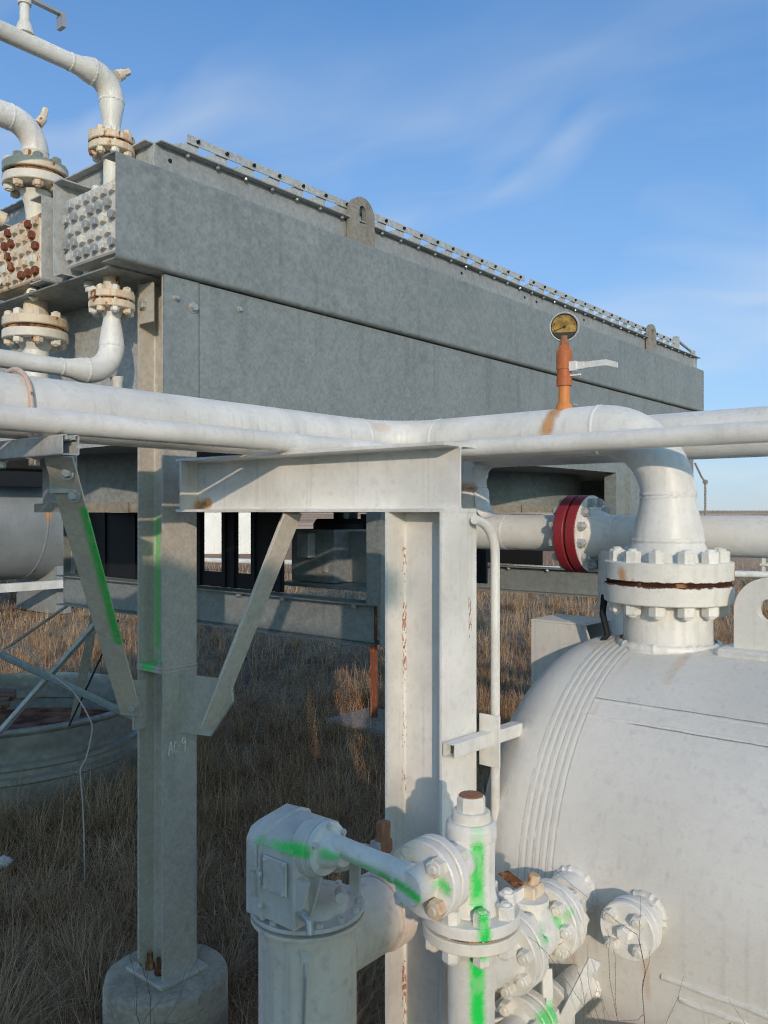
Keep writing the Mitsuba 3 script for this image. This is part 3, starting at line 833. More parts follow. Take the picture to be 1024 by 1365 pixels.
scene['concrete'] = pbsdf(conc_fn, .9, .2, bump=lambda p, n, uv: fbm(p.x * 60, p.y * 60, p.z * 60, 3), bscale=.002)
pier = lathe([(0, EYE - 1.7225), (.12, EYE - 1.7225), (.205, EYE - 1.7225), (.224, EYE - 1.735), (.228, EYE - 1.76), (.229, -.1)], (PX_ - .004, PYC, 0), (0, 0, 1), 64)
v = pier.vertices.copy()
v += (nnoise(v * 14, 3) - .5)[:, None] * .008 * (v - V(PX_, PYC, 0)) * V(1, 1, 0) / .2
solo('concrete_pier', trimesh.Trimesh(v, pier.faces, process=False), 'concrete', 'round concrete pier under the galvanised post in the dry grass', 'pier', 40)

# ------------------------------------------------------------------ braces
L3 = angle_sec(.076, .076, .008)
t = thing('diagonal_brace', 'galvanised angle brace running from the cross beam down to the right side of the post', 'brace')
put('bar', prism(L3, (1.905, 2.355, EYE - .755), (1.905, 1.935, EYE - .008), (0, .89, .45)), 'galvbrace', t, 30)
for q in (.05, .15):
    pq = V(1.905, 2.355, EYE - .755) * (1 - q) + V(1.905, 1.935, EYE - .008) * q
    hexhead(t, pq + V(-.008, .040, .020), (-1, 0, 0), .026, .016)
bl0, bl1 = V(1.735, 2.628, EYE - .735), V(1.10, 1.985, EYE + .140)
dirb = unit(bl1 - bl0)
side = unit(np.cross(dirb, V(FW[0], FW[1], 0)))
if side @ V(.641, -.768, 0) < 0:
    side = -side
t = thing('diagonal_brace', 'angle brace with a green paint stripe leaning down to the left side of the post', 'brace')
cen = -side * .038
put('bar', prism(angle_sec(.076, .06, .008), bl0 - side * .045, bl1 - side * .045, side), 'galvbrace', t, 30)
fr_n = np.cross(dirb, side)
for q in (.89, .955):
    pq = bl0 * (1 - q) + bl1 * q
    hexhead(t, pq + side * .010 - unit(np.cross(dirb, side)) * 0 + V(-FW[0], -FW[1], 0) * .006, (-FW[0], -FW[1], 0), .022, .014)
put('hanger_plate', obox(bl1 + V(.050, .075, -.03), V(.641, -.768, 0), V(0, 0, 1), V(FW[0], FW[1], 0), .07, .12, .008), 'galvlight', t, False)
hexhead(t, bl0 + dirb * .06 + side * .01 - V(FW[0], FW[1], 0) * .006, (-FW[0], -FW[1], 0), .024, .015)

# the strut under the pipes at the left
t = thing('strut_channel', 'open ended steel strut channel carrying the two front pipes at the left edge', 'strut')
o = sbox(-.0225, -.049, .0225, 0).buffer(-.004, 3).buffer(.004, 3)
sec = o.difference(sbox(-.0195, -.046, .0195, -.003)).difference(sbox(-.010, -.010, .010, .01))
sec = unary_union([sec, sbox(-.0125, -.012, -.010, -.001), sbox(.010, -.012, .0125, -.001)])
m = trimesh.creation.extrude_polygon(sec, 1.15, engine='earcut')
m.apply_transform(mat4(V(1.06, 1.865, EYE + .186), V(1, 0, 0), V(0, 0, 1), V(0, -1, 0)))
m.vertices[:, 1] = 2 * 1.865 - m.vertices[:, 1]
m.invert()
put('channel', m, 'galvlight', t, False)
hexhead(t, (1.06, 2.04, EYE + .137), (0, 0, -1), .024, .018)
hexhead(t, (1.06, 2.22, EYE + .137), (0, 0, -1), .024, .018)
sb = 2.13
arc = [(1.05, sb + .096 * math.cos(q), EYE + .274 + .096 * math.sin(q)) for q in np.linspace(0, math.pi, 25)]
arc = [(1.05, sb + .096, EYE + .12)] + arc + [(1.05, sb - .096, EYE + .12)]
solo('pipe_clamp', tube(arc, .0065, 12), 'copperpaint', 'worn U shaped rod clamp bent over the thick pipe near the left edge', 'pipe clamp')

# ------------------------------------------------------------------ pipe support frame: cross beam and column
t = thing('pipe_support', 'white painted steel column with a cross beam that carries the pipes', 'pipe support')
W8 = hsec(.158, .190, .010, .0065)
put('cross_beam', prism(W8, (PX_, 1.309, EYE + .0945), (PX_, 2.486, EYE + .0945), (1, 0, 0)), 'paint', t, 30)
put('end_plate', box(PX_ - .077, PX_ - .004, 2.456, 2.466, EYE + .010, EYE + .179), 'paint', t, False)
put('column', prism(hsec(.165, .200, .010, .0065), (PX_, 1.411, .02), (PX_, 1.411, EYE - .0005), (1, 0, 0)), 'paint', t, 30)
put('base_plate', rbox(PX_ - .12, PX_ + .12, 1.27, 1.55, .0, .02, .003), 'paint', t, False)

# ------------------------------------------------------------------ big pipes on the rack
ZB = EYE + .274
XB, YB = 2.62, 2.13
pb = thing('rack_pipe', 'thick white pipe along the top of the rack that bends down into the pressure vessel', 'pipe')
put('pipe', cat(pipe([(-1.5, YB, ZB), (XB, YB, ZB), (XB, 1.011, ZB), (XB, 1.011, EYE + .055)], .084, .229, 40, step=14)), 'paint', pb, 40)
NZ = V(XB, 1.011, 0)
put('reducer', cat(tube([V(XB, 1.011, EYE + z) for z in (.056, .03, -.01, -.05, -.085, -.09)], [.084, .086, .095, .105, .1095, .1097], 40), weldbead((XB, 1.011, EYE + .056), (0, 0, 1), .084, .004, .007), weldbead((XB, 1.011, EYE - .09), (0, 0, 1), .1095, .004, .007)), 'paint', pb, 40)
put('weld_neck', tube([V(XB, 1.011, EYE + z) for z in (-.09, -.10, -.14, -.158)], [.1095, .1105, .128, .134], 40), 'paint', pb, 40)
flange_joint(pb, (XB, 1.011, EYE - .2185), (0, 0, 1), .197, .058, .0, .012, 12, .046, .034, .160, mat='nozzlepaint', bmat=['nozzlepaint', 'paint', 'paint'], phase=.35, gr=.955, gmat='darkrust')

pa = thing('front_pipe', 'thinner white pipe resting in front of the thick rack pipe', 'pipe')
put('pipe', pipe([(-1.5, 1.925, EYE + .2195), (2.42, 1.925, EYE + .2195), (2.42, -2.5, EYE + .2195)], .0302, .12, 28, step=10), 'paint', pa, 40)

XE = 2.95
pe = thing('rear_pipe', 'white pipe behind the thick rack pipe, tee jointed down to the red flanged line', 'pipe')
put('pipe', pipe([(XE, 2.35, EYE + .268), (XE, -3.0, EYE + .268)], .084, .2, 36), 'paint', pe, 40)
ZC = EYE - .083
put('riser', cat(tube([(XE, 1.99, EYE + .25), (XE, 1.99, EYE + .15), (XE, 1.99, EYE + .05), (XE, 1.99, ZC)], [.074, .071, .071, .071], 36), weldbead((XE, 1.99, EYE + .105), (0, 0, 1), .071, .004, .006)), 'paint', pe, 40)


def tee_fillet(x, y, z, r, s, up):
    """rounded crotch of a forged tee between a vertical and a horizontal branch"""
    pts = []
    for q in np.linspace(0, math.pi / 2, 9):
        pts.append((y - s * (1 - math.sin(q)) , z + up * s * (1 - math.cos(q))))
    return pts


# crotch webs: swept elliptical blends on the visible (camera right) side
def crotch(zc, up, R=.05, S=None):
    S = S or R
    cy, cz = 1.99 - .071 - R, zc + up * (.071 + S)
    ms = []
    prev = None
    hull_pts = []
    for q in np.linspace(0, math.pi / 2, 8):
        hy, hz = cy + R * math.cos(q), cz - up * S * math.sin(q)
        ms.append((hy, hz))
    verts, faces = [], []
    n = 9
    for hy, hz in ms:
        for a in np.linspace(-1, 1, n):
            xx = XE + a * .056
            dd = .071 - math.sqrt(max(.071 ** 2 - (a * .056) ** 2, 0))
            e = unit(V(0, 1.99 - hy, 0) * 1.0 + V(0, 0, zc - hz))
            verts.append(V(xx, hy, hz) + e * dd)
    for r0 in range(len(ms) - 1):
        for a in range(n - 1):
            A = r0 * n + a
            faces += [[A, A + 1, A + n + 1], [A, A + n + 1, A + n]]
    return trimesh.Trimesh(np.array(verts), np.array(faces), process=False)


put('tee', cat(crotch(ZC, 1, .075, .12), tube([(XE, 2.09, ZC), (XE, 1.80, ZC)], .0725, 36), weldbead((XE, 1.80, ZC), (0, 1, 0), .071, .003, .005), crotch(EYE + .255, -1, .05, .05)), 'paint', pe, 40)
put('lower_pipe', tube([(XE, 1.80, ZC), (XE, 1.56, ZC)], .0712, 36), 'paint', pe, 40)
put('weld_neck', tube([(XE, y, ZC) for y in (1.56, 1.545, 1.52)], [.071, .080, .092], 36), 'paint', pe, 40)
flange_joint(pe, (XE, 1.475, ZC), (0, -1, 0), .148, .040, .0, .009, 12, .030, .026, .122, mat='redpaint', bmat='galvlight', gmat='copperpaint', lbl='dark red painted flange')
put('flange_face', lathe([(0, 0), (.146, 0), (.146, .003), (0, .003)], (XE, 1.4305, ZC), (0, -1, 0), 56), 'paint', pe, 40)
put('weld_neck', cat(tube([(XE, y, ZC) for y in (1.430, 1.40, 1.36, 1.335)], [.096, .090, .074, .071], 36), weldbead((XE, 1.335, ZC), (0, 1, 0), .071, .003, .005)), 'paint', pe, 40)
put('lower_pipe', tube([(XE, 1.335, ZC), (XE, -3.0, ZC)], .0710, 36), 'paint', pe, 40)
# stanchion under it
t = thing('pipe_stanchion', 'short white pipe stub standing under the red flange behind the vessel', 'stanchion')
put('stub', cat(tube([(XE, 1.345, ZC - .06), (XE, 1.345, EYE - .42), (XE, 1.345, EYE - .49)], .056, 30)), 'paint', t, 40)
put('foot_plate', box(XE - .1, XE + .1, 1.25, 1.44, EYE - .50, EYE - .49), 'paint', t, False)
put('foot', prism(hsec(.1, .1, .008, .006), (XE, 1.345, 0.02), (XE, 1.345, EYE - .50), (1, 0, 0)), 'paint', t, 30)

# ------------------------------------------------------------------ pressure gauge on its riser
GX, GY = 2.62, 1.375
gp = thing('pressure_gauge', 'round yellowed pressure gauge on an orange rusty riser with a white lever valve', 'pressure gauge')
put('riser', tube([(GX, GY, EYE + z) for z in (.352, .354, .372, .375, .44)], [.030, .030, .026, .0195, .0195], 24), 'orange', gp)
put('valve_body', cat(lathe([(0, 0), (.0265, 0), (.0265, .028), (.0245, .03), (.0245, .055), (.027, .056), (.027, .12), (.024, .125), (.018, .14), (0, .14)], (GX, GY, EYE + .436), (0, 0, 1), 24),
                      lathe([(0, 0), (.028, 0), (.028, .006), (0, .006)], (GX, GY, EYE + .552), (0, 0, 1), 6)), 'redorange', gp)
put('neck', cat(lathe([(0, 0), (.014, 0), (.017, .006), (.017, .018), (.012, .022), (.012, .035), (0, .035)], (GX, GY, EYE + .574), (0, 0, 1), 8)), 'brownrust', gp)
hk = put('lever', cat(box(GX - .006, GX + .006, GY - .075, GY - .025, EYE + .488, EYE + .512), prism(Polygon([(0, 0), (.085, .0), (.125, -.012), (.125, .006), (.085, .020), (0, .020)]), (GX + .004, GY - .07, EYE + .490), (GX - .004, GY - .07, EYE + .490), (0, -1, 0)),
                      box(GX - .012, GX + .012, GY - .05, GY - .024, EYE + .484, EYE + .516), box(GX - .004, GX + .004, GY - .062, GY - .024, EYE + .467, EYE + .472)), 'paint', gp, False)
# the second prism axis points down: the lever droops towards its end
gn = unit(V(-.875, -.46, -.12))
gc = V(GX, GY, EYE + .640)
x, y, z = frame(gn)
put('case', lathe([(0, -.036), (.036, -.036), (.044, -.028), (.0465, -.010), (.050, -.008), (.0515, -.002), (.0515, .006), (.0485, .0095), (.0455, .008), (.045, .002)], gc, gn, 56), 'galvlight', gp, 40)


def dial_fn(p, n, uv):
    a = fbm(p.x * 60, p.y * 60, p.z * 60)
    return mix((0.24, 0.145, 0.03), (0.44, 0.30, 0.095), smoothstep(.3, .7, a))


scene['dialface'] = pbsdf(dial_fn, .8, .15)
put('bezel_ring', lathe([(.0425, .0018), (.0425, .0052), (.0452, .0068), (.0455, .0018)], gc, gn, 56), 'black', gp, 40)
dk = put('dial', lathe([(0, 0), (.0452, 0), (.0452, .001), (0, .001)], gc + gn * .001, gn, 48), 'dialface', gp, 30)
ticks = []
for q in range(28):
    an = math.radians(-45 + 270 * q / 27)
    e = x * math.cos(an) + y * math.sin(an)
    L = .008 if q % 3 == 0 else .005
    ticks.append(obox(gc + gn * .0024 + e * (.040 - L / 2), e, np.cross(gn, e), gn, L, .0010, .0006))
put('tick_marks', cat(*ticks), 'black', dk, False)
an = math.radians(200)
e = x * math.cos(an) + y * math.sin(an)
put('needle', cat(obox(gc + gn * .0035 + e * .012, e, np.cross(gn, e), gn, .046, .0022, .0008), lathe([(0, 0), (.005, 0), (.005, .003), (0, .003)], gc + gn * .0025, gn, 16)), 'black', dk, False)
seg = [(math.cos(q) * .0448, math.sin(q) * .0448) for q in np.linspace(math.radians(204), math.radians(336), 24)]
m = trimesh.creation.extrude_polygon(Polygon(seg), .0022, engine='earcut')
m.apply_transform(mat4(gc + gn * .0025, x, y, gn))
scene['fluid'] = pbsdf((0.05, 0.045, 0.038), .7, .15)
put('dark_fluid', m, 'fluid', dk, False)
scene['lens'] = {'type': 'thindielectric', 'int_ior': 1.5}
put('lens', lathe([(0, 0), (.0455, 0)], gc + gn * .0065, gn, 48), 'lens', gp, True)

# ------------------------------------------------------------------ pressure vessel
VX, VZ, VR = 2.62, EYE - 1.05, .64
SEAM = 1.157
vs = thing('pressure_vessel', 'large white horizontal pressure vessel with a rounded end at the lower right', 'pressure vessel')
prof = [(VR, -2.6)] + [(VR, SEAM - 2.6 * (1 - q)) for q in np.linspace(.05, 1, 40)]
prof = [(VR, y) for y in np.linspace(-2.6, SEAM + .035, 60)]
put('shell', lathe(prof, (VX, 0, VZ), (0, 1, 0), 160), 'vesselpaint', vs, True)
hd = [(VR * math.cos(q), SEAM + .035 + .33 * math.sin(q)) for q in np.linspace(0, math.pi / 2, 40)]
put('head', lathe(hd, (VX, 0, VZ), (0, 1, 0), 160), 'vesselpaint', vs, True)


def ringbead(y, h, w, r=VR):
    n, m = 220, 5
    v, f = [], []
    for i in range(n):
        a = 2 * math.pi * i / n
        hh = h * (.75 + .5 * float(nnoise(V(math.cos(a) * 9, math.sin(a) * 9, y * 50))))
        dy = .0025 * (float(nnoise(V(math.cos(a) * 5, math.sin(a) * 5, y * 90 + 7))) - .5)
        for j in range(m):
            q = math.pi * j / (m - 1)
            rr = r - .001 + hh * math.sin(q)
            v.append((VX + rr * math.cos(a), y + dy + w * math.cos(q), VZ + rr * math.sin(a)))
    for i in range(n):
        for j in range(m - 1):
            A, B = i * m + j, ((i + 1) % n) * m + j
            f += [[A, B, B + 1], [A, B + 1, A + 1]]
    return trimesh.Trimesh(np.array(v), np.array(f), process=False)


for q in range(5):
    put('girth_weld', ringbead(1.088 + q * .0205, .0020, .0080), 'vesselpaint', vs, True)


def longseam(ang, y0, y1, h=.004, w=.010, seed=0):
    n, m = 120, 5
    v, f = [], []
    for i in range(n):
        y = y0 + (y1 - y0) * i / (n - 1)
        a0 = ang + .004 * (float(nnoise(V(y * 14, seed, 2))) - .5)
        hh = h * (.5 + float(nnoise(V(y * 30, seed, 5))))
        for j in range(m):
            q = math.pi * j / (m - 1)
            a = a0 + w / VR * math.cos(q)
            rr = VR - .001 + hh * math.sin(q)
            v.append((VX + rr * math.cos(a), y, VZ + rr * math.sin(a)))
    for i in range(n - 1):
        for j in range(m - 1):
            A, B = i * m + j, (i + 1) * m + j
            f += [[A, B, B + 1], [A, B + 1, A + 1]]
    return trimesh.Trimesh(np.array(v), np.array(f), process=False)


put('long_weld', longseam(math.radians(127), -2.5, 1.08, .002, .006, 1), 'vesselpaint', vs, True)
put('long_weld', longseam(math.radians(132), -2.5, 1.08, .002, .006, 2), 'vesselpaint', vs, True)
put('long_weld', longseam(math.radians(186.6), -2.5, .78, .008, .008, 3), 'vesselpaint', vs, True)
put('saddle_plate', lathe([(VR + .008, -2.0), (VR + .008, .70), (VR, .70)], (VX, 0, VZ), (0, 1, 0), 120) if False else longseam(math.radians(190.5), -2.5, .74, .008, .008, 4), 'vesselpaint', vs, True)
# top nozzle
nzp = [(.175, EYE - .44), (.160, EYE - .43), (.142, EYE - .415), (.137, EYE - .40), (.136, EYE - .31), (.136, EYE - .2825)]
put('nozzle', lathe(nzp, (XB, 1.011, 0), (0, 0, 1), 48), 'paint', vs, 40)
put('nozzle_weld', weldbead((XB, 1.011, EYE - .418), (0, 0, 1), .150, .012, .014, 60), 'paint', vs, 40)
put('rubber_strip', tube([(2.555, 1.195, EYE - .27), (2.550, 1.200, EYE - .33), (2.556, 1.185, EYE - .40), (2.53, 1.20, EYE - .428), (2.50, 1.215, EYE - .432)], [.012, .011, .011, .008, .005], 8), 'black', vs, 30)
# lifting lug
ls = unary_union([sbox(-.10, 0, .10, .13), Point(0, .13).buffer(.10, 24)]).difference(Point(0, .135).buffer(.034, 20))
m = trimesh.creation.extrude_polygon(ls, .04, engine='earcut')
m.apply_transform(mat4(V(2.60, .69, EYE - .42), V(0, -1, 0), V(0, 0, 1), V(-1, 0, 0)))
m.invert() if m.volume < 0 else None
put('lifting_lug', m, 'vesselpaint', vs, 30)
put('lug_pad', rbox(2.50, 2.68, .54, .83, EYE - .445, EYE - .400, .012), 'vesselpaint', vs, False)
# side nozzles on the near side
ZN = EYE - .99


def nozzle_hub(y, z, r, xout, rr):
    xs = VX - math.sqrt(VR ** 2 - (z - VZ) ** 2)
    return cat(tube([(xs + .03, y, z), (xout, y, z)], r, 28), weldbead((xs + .006, y, z), (1, 0, 0), r, .010, .012))


put('nozzle', nozzle_hub(1.015, ZN, .058, 1.92, 0), 'paint', vs, 40)
put('nozzle', nozzle_hub(.825, ZN, .050, 1.93, 0), 'paint', vs, 40)
fb = flange_joint(vs, (1.905, .825, ZN), (-1, 0, 0), .068, .022, .0, .005, 4, .028, .020, .048, mat='paint', bmat='flangepaint', phase=.55)
put('plug', nut(.030, .022).apply_transform(mat4(V(1.905 - .0245, .825, ZN), *frame((-1, 0, 0)))), 'paint', fb, 25)
put('nozzle', nozzle_hub(1.0, EYE - 1.22, .044, 1.80, 0), 'paint', vs, 40)
put('nozzle', nozzle_hub(.70, EYE - 1.27, .036, 1.86, 0), 'paint', vs, 40)

# bracket box behind the head
t = thing('bracket_box', 'white folded plate box standing behind the vessel head', 'bracket')
pl = .007
front = Polygon([(1.55, EYE - .95), (1.55, EYE - .40), (1.335, EYE - .40), (1.295, EYE - .52), (1.28, EYE - .60), (1.28, EYE - .95)])


def xplate(poly, x0, x1):
    mm_ = trimesh.creation.extrude_polygon(poly, x1 - x0, engine='earcut')
    mm_.apply_transform(mat4(V(x0, 0, 0), V(0, 1, 0), V(0, 0, 1), V(1, 0, 0)))
    return mm_


put('front_plate', xplate(front, 2.70, 2.70 + pl), 'vesselpaint', t, False)
put('rear_plate', xplate(front, 2.90 - pl, 2.90), 'vesselpaint', t, False)
put('top_plate', rbox(2.698, 2.902, 1.335, 1.552, EYE - .40, EYE - .392, .002), 'vesselpaint', t, False)
put('end_plate', box(2.70 + pl, 2.90 - pl, 1.543, 1.55, EYE - .95, EYE - .40), 'vesselpaint', t, False)
put('foot', prism(hsec(.12, .12, .008, .006), (2.82, 1.60, 0.0), (2.82, 1.60, EYE - .95), (1, 0, 0)), 'vesselpaint', t, 30)

# ------------------------------------------------------------------ conduit and square tube bracket
t = thing('conduit', 'thin white conduit bent over at the top beside the white column', 'conduit')
put('tube', pipe([(1.93, 1.285, EYE - .02), (2.035, 1.285, EYE - .045), (2.035, 1.285, EYE - 1.45)], .0135, .10, 18, autoweld=False, step=12), 'paint', t, 40)
t = thing('square_tube_bracket', 'short open ended square tube fixed across the white column', 'bracket')
sq = sbox(-.019, -.019, .019, .019).buffer(-.004, 3).buffer(.004, 3).difference(sbox(-.0155, -.0155, .0155, .0155))
put('square_tube', prism(sq, (1.805, 1.283, EYE - .630), (2.150, 1.283, EYE - .640), (0, 1, 0)), 'paint', t, 30)
put('clamp_plate', rbox(1.992, 1.999, 1.245, 1.312, EYE - .715, EYE - .570, .001), 'paint', t, False)

# ------------------------------------------------------------------ level chamber
lc = thing('level_chamber', 'white flanged level chamber with a rusty plug on top and a broad green paint stripe', 'level chamber')
O = V(CH[0], CH[1], 0)
Z_ = (0, 0, 1)
put('top_plug', lathe([(0, EYE - .655), (.030, EYE - .655), (.0315, EYE - .652), (.0315, EYE - .622), (.0285, EYE - .6165), (0, EYE - .6165)], O, Z_, 8), 'flangepaint', lc, 25)
put('plug_rust', lathe([(0, EYE - .6162), (.0268, EYE - .6162), (.025, EYE - .614), (0, EYE - .6135)], O, Z_, 24), 'brownrust', lc, 30)
put('boss', lathe([(0, EYE - .648), (.039, EYE - .648), (.042, EYE - .651), (.042, EYE - .668), (.042, EYE - .675)], O, Z_, 48), 'flangepaint', lc, 30)
put('body', cat(lathe([(.038, EYE - .669), (.049, EYE - .669), (.0545, EYE - .676), (.0555, EYE - .684), (.0555, EYE - .705), (.0525, EYE - .709), (.053, EYE - .716), (.0525, EYE - .722), (.052, EYE - .730), (.0515, EYE - .80),
                       (.0520, EYE - .805), (.053, EYE - .81), (.0520, EYE - .815), (.056, EYE - .835), (.064, EYE - .852), (.066, EYE - .858)], O, Z_, 48)), 'paint', lc, 40)
flange_joint(lc, (CH[0], CH[1], EYE - .887), Z_, .106, .025, .0, .007, 8, .034, .026, .083, mats=('paint', 'flangepaint'), bmat=['paint', 'paint', 'flangepaint'], phase=.1)
put('pipe', lathe([(.064, EYE - .910), (.060, EYE - .93), (.053, EYE - .95), (.0515, EYE - .96), (.0515, .05)], O, Z_, 40), 'paint', lc, 40)
# side branch with the displacer flange
ZS = EYE - .744
put('branch', tube([(x, CH[1], ZS) for x in (1.50, 1.44, 1.405)], [.040, .042, .050], 30), 'paint', lc, 40)
sf = flange_joint(lc, (1.3725, CH[1], ZS), (-1, 0, 0), .078, .024, .0, .005, 4, .034, .024, .058, mat='paint', bmat=['flangepaint', 'rustyplug'], phase=.5)
put('stub', lathe([(0, .0), (.035, 0), (.035, -.05), (.036, -.055)] if False else [(.038, .0), (.0365, .004), (.0355, .045), (.033, .05), (0, .05)], (1.346, CH[1], ZS), (-1, 0, 0), 36), 'paint', lc, 40)
put('torque_arm', cat(tube([(1.318, y, EYE - .728 + (y - 1.05) * .06) for y in (1.03, 1.075, 1.077, 1.095, 1.097, 1.12, 1.235)], [.0265, .0265, .0235, .0235, .0245, .0220, .0215], 28)), 'paint', lc, 30)

# ------------------------------------------------------------------ level gauge head on the drum
gh = thing('level_controller', 'grey cast level controller head mounted on top of the small drum', 'level controller')
def xplate_(poly, x0, x1):
    mm_ = trimesh.creation.extrude_polygon(poly, x1 - x0, engine='earcut')
    mm_.apply_transform(mat4(V(x0, 0, 0), V(0, 1, 0), V(0, 0, 1), V(1, 0, 0)))
    return mm_


rr = sbox(1.245, EYE - .905, 1.405, EYE - .705).buffer(-.028, 8).buffer(.028, 8)


def yplate(poly, y0, y1, taper=0):
    mm_ = trimesh.creation.extrude_polygon(poly, y1 - y0, engine='earcut')
    mm_.apply_transform(mat4(V(0, y1, 0), V(1, 0, 0), V(0, 0, 1), V(0, -1, 0)))
    return mm_


body = Polygon([(1.248, EYE - .905), (1.248, EYE - .735), (1.262, EYE - .712), (1.285, EYE - .704), (1.372, EYE - .690), (1.400, EYE - .702), (1.408, EYE - .73), (1.408, EYE - .785), (1.345, EYE - .815), (1.300, EYE - .905)]).buffer(-.008, 4).buffer(.008, 4)
put('case', yplate(body.buffer(-.004), 1.30, 1.400), 'greypaint', gh, 30)
put('cover', cat(yplate(body, 1.402, 1.446), yplate(body.buffer(-.008), 1.446, 1.452)), 'greypaint', gh, 30)
put('case_flange', yplate(body.buffer(.003), 1.3965, 1.4015), 'greypaint', gh, 30)
put('hub', cat(lathe([(0, 0), (.062, 0), (.060, .03), (.056, .034), (.056, .040), (.0, .040)], (1.318, 1.312, EYE - .738), (0, -1, 0), 40)), 'greypaint', gh, 40)
put('hub_flange', cat(lathe([(0, .0), (.056, .0), (.056, .014), (.042, .017), (.034, .035), (.026, .055), (.025, .065), (0, .065)], (1.318, 1.2715, EYE - .732), (0, -1, 0), 40)), 'paint', gh, 40)
for an in (.5, 1.6, 2.7, 4.0, 5.3):
    hexhead(gh, (1.318 + .050 * math.cos(an), 1.257, EYE - .732 + .050 * math.sin(an)), (0, -1, 0), .013, .008, 'greypaint', False)
for z in (-.80, -.87):
    hexhead(gh, (1.246, 1.396, EYE + z), (-1, 0, 0), .014, .010, 'greypaint', False)
put('latch', box(1.240, 1.246, 1.412, 1.424, EYE - .855, EYE - .80), 'greypaint', gh, False)
put('tubing', tube(arcpath([(1.27, 1.300, EYE - .865), (1.262, 1.262, EYE - .865), (1.255, 1.250, EYE - .893)], .012, 5)[0], .0085, 12), 'zinc', gh, 40)
put('tubing_nut', nut(.020, .018).apply_transform(mat4(V(1.268, 1.290, EYE - .865), *frame((-.3, -1, 0)))), 'zinc', gh, 25)
put('relay', cat(lathe([(0, 0), (.030, 0), (.032, .02), (.020, .045), (0, .05)], (1.42, 1.335, EYE - .80), (-.2, -1, 0), 20), lathe([(0, 0), (.012, 0), (.012, .05), (0, .05)], (1.40, 1.30, EYE - .865), (-.6, -.6, .1), 12)), 'greypaint', gh, 30)
put('cast_rib', cat(*[prism(Polygon([(0, 0), (.045, 0), (0, -.11)]), (x_, 1.2985, EYE - .795), (x_ + .006, 1.2985, EYE - .795), (0, -1, 0)) if False else xplate_(Polygon([(1.30, EYE - .79), (1.262, EYE - .79), (1.30, EYE - .90)]), x_, x_ + .006) for x_ in (1.262, 1.30)]), 'greypaint', gh, False)
put('cover_pad', cat(rbox(1.2425, 1.2485, 1.312, 1.385, EYE - .83, EYE - .755, .002), rbox(1.2425, 1.2485, 1.408, 1.440, EYE - .79, EYE - .74, .002)), 'greypaint', gh, False)
for z, y_ in ((-.762, 1.32), (-.762, 1.377), (-.823, 1.32), (-.823, 1.377)):
    hexhead(gh, (1.2425, y_, EYE + z), (-1, 0, 0), .009, .006, 'greypaint', False)
put('side_tab', box(1.405, 1.411, 1.245, 1.275, EYE - .865, EYE - .76), 'greypaint', gh, False)

DX, DY, DZ = 1.385, 1.388, EYE - .915
dm = thing('small_drum', 'small grey drum with a bolted lid standing in the grass below the level controller', 'drum')
scene['drumpaint'] = pbsdf(paint_fn((0.60, 0.535, 0.445), (0.73, 0.665, 0.57), 0.0, (), (), 0.7, 0.8), .5, .35)
put('shell', lathe([(.114, .02), (.114, DZ - .055), (.116, DZ - .050), (.116, DZ - .034), (.112, DZ - .030)], (DX, DY, 0), Z_, 56), 'drumpaint', dm, 40)
put('shell_ring', lathe([(.112, DZ - .026), (.131, DZ - .026), (.132, DZ - .024), (.132, DZ - .016), (.112, DZ - .016)], (DX, DY, 0), Z_, 56), 'drumpaint', dm, 30)
lid = put('lid', lathe([(.0, DZ + .030), (.070, DZ + .030), (.088, DZ + .020), (.098, DZ + .004), (.106, DZ + .001), (.131, DZ + .001), (.133, DZ - .001), (.133, DZ - .007), (.0, DZ - .007)], (DX, DY, 0), Z_, 64), 'greypaint', dm, 30)
for q in range(14):
    an = 2 * math.pi * q / 14 + .1
    e = V(math.cos(an), math.sin(an), 0)
    hexhead(lid, V(DX, DY, DZ + .001) + e * .120, (0, 0, 1), .015, .009, 'greypaint', False)
put('side_pipe', cat(tube([(DX + .06, DY + .01, EYE - 1.035), (1.640, DY + .01, EYE - 1.035)], .092, 40), lathe([(0, 0), (.096, 0), (.098, .004), (.098, .050), (.094, .054), (0, .054)], (1.645, DY + .01, EYE - 1.035), (1, 0, 0), 40)), 'drumpaint', dm, 40)
put('wire_handle', tube(arcpath([(DX - .088, DY - .080, DZ - .075), (DX - .092, DY - .086, DZ - .10), (DX - .098, DY - .083, DZ - .24), (DX - .095, DY - .09, DZ - .27), (DX - .075, DY - .108, DZ - .30), (DX - .03, DY - .125, DZ - .33)], .02, 4)[0], .0032, 8), 'zinc', dm, 30)
put('handle_eye', cat(obox((DX - .084, DY - .075, DZ - .065), (.72, -.69, 0), (0, 0, 1), (-.69, -.72, 0), .018, .030, .012)), 'greypaint', dm, False)
vv = thing('drain_valve', 'small rusty valve with a long bar handle beside the white column near the drum', 'valve')
bx_, by_, bz_ = 1.705, 1.425, EYE - .955
put('body', cat(lathe([(0, 0), (.020, 0), (.020, .055), (.024, .06), (.024, .085), (.018, .09), (.018, .115), (.0, .115)], (bx_, by_, bz_), Z_, 16), nut(.036, .022).apply_translation((bx_, by_, bz_ + .110))), 'brownrust', vv, 30)
put('bar_handle', cat(obox((bx_ - .03, by_ + .075, bz_ + .055), (-.3, 1, 0), (1, .3, 0), (0, 0, 1), .15, .014, .022), box(bx_ - .030, bx_ - .012, by_ - .01, by_ + .02, bz_ + .05, bz_ + .085)), 'galvlight', vv, False)
put('ring', tube([(bx_ - .01 + .0, by_ - .035 + .035 * math.cos(q), bz_ + .02 + .035 * math.sin(q)) for q in np.linspace(0, 2 * math.pi, 33)], .005, 8, False), 'copperpaint', vv, 30)

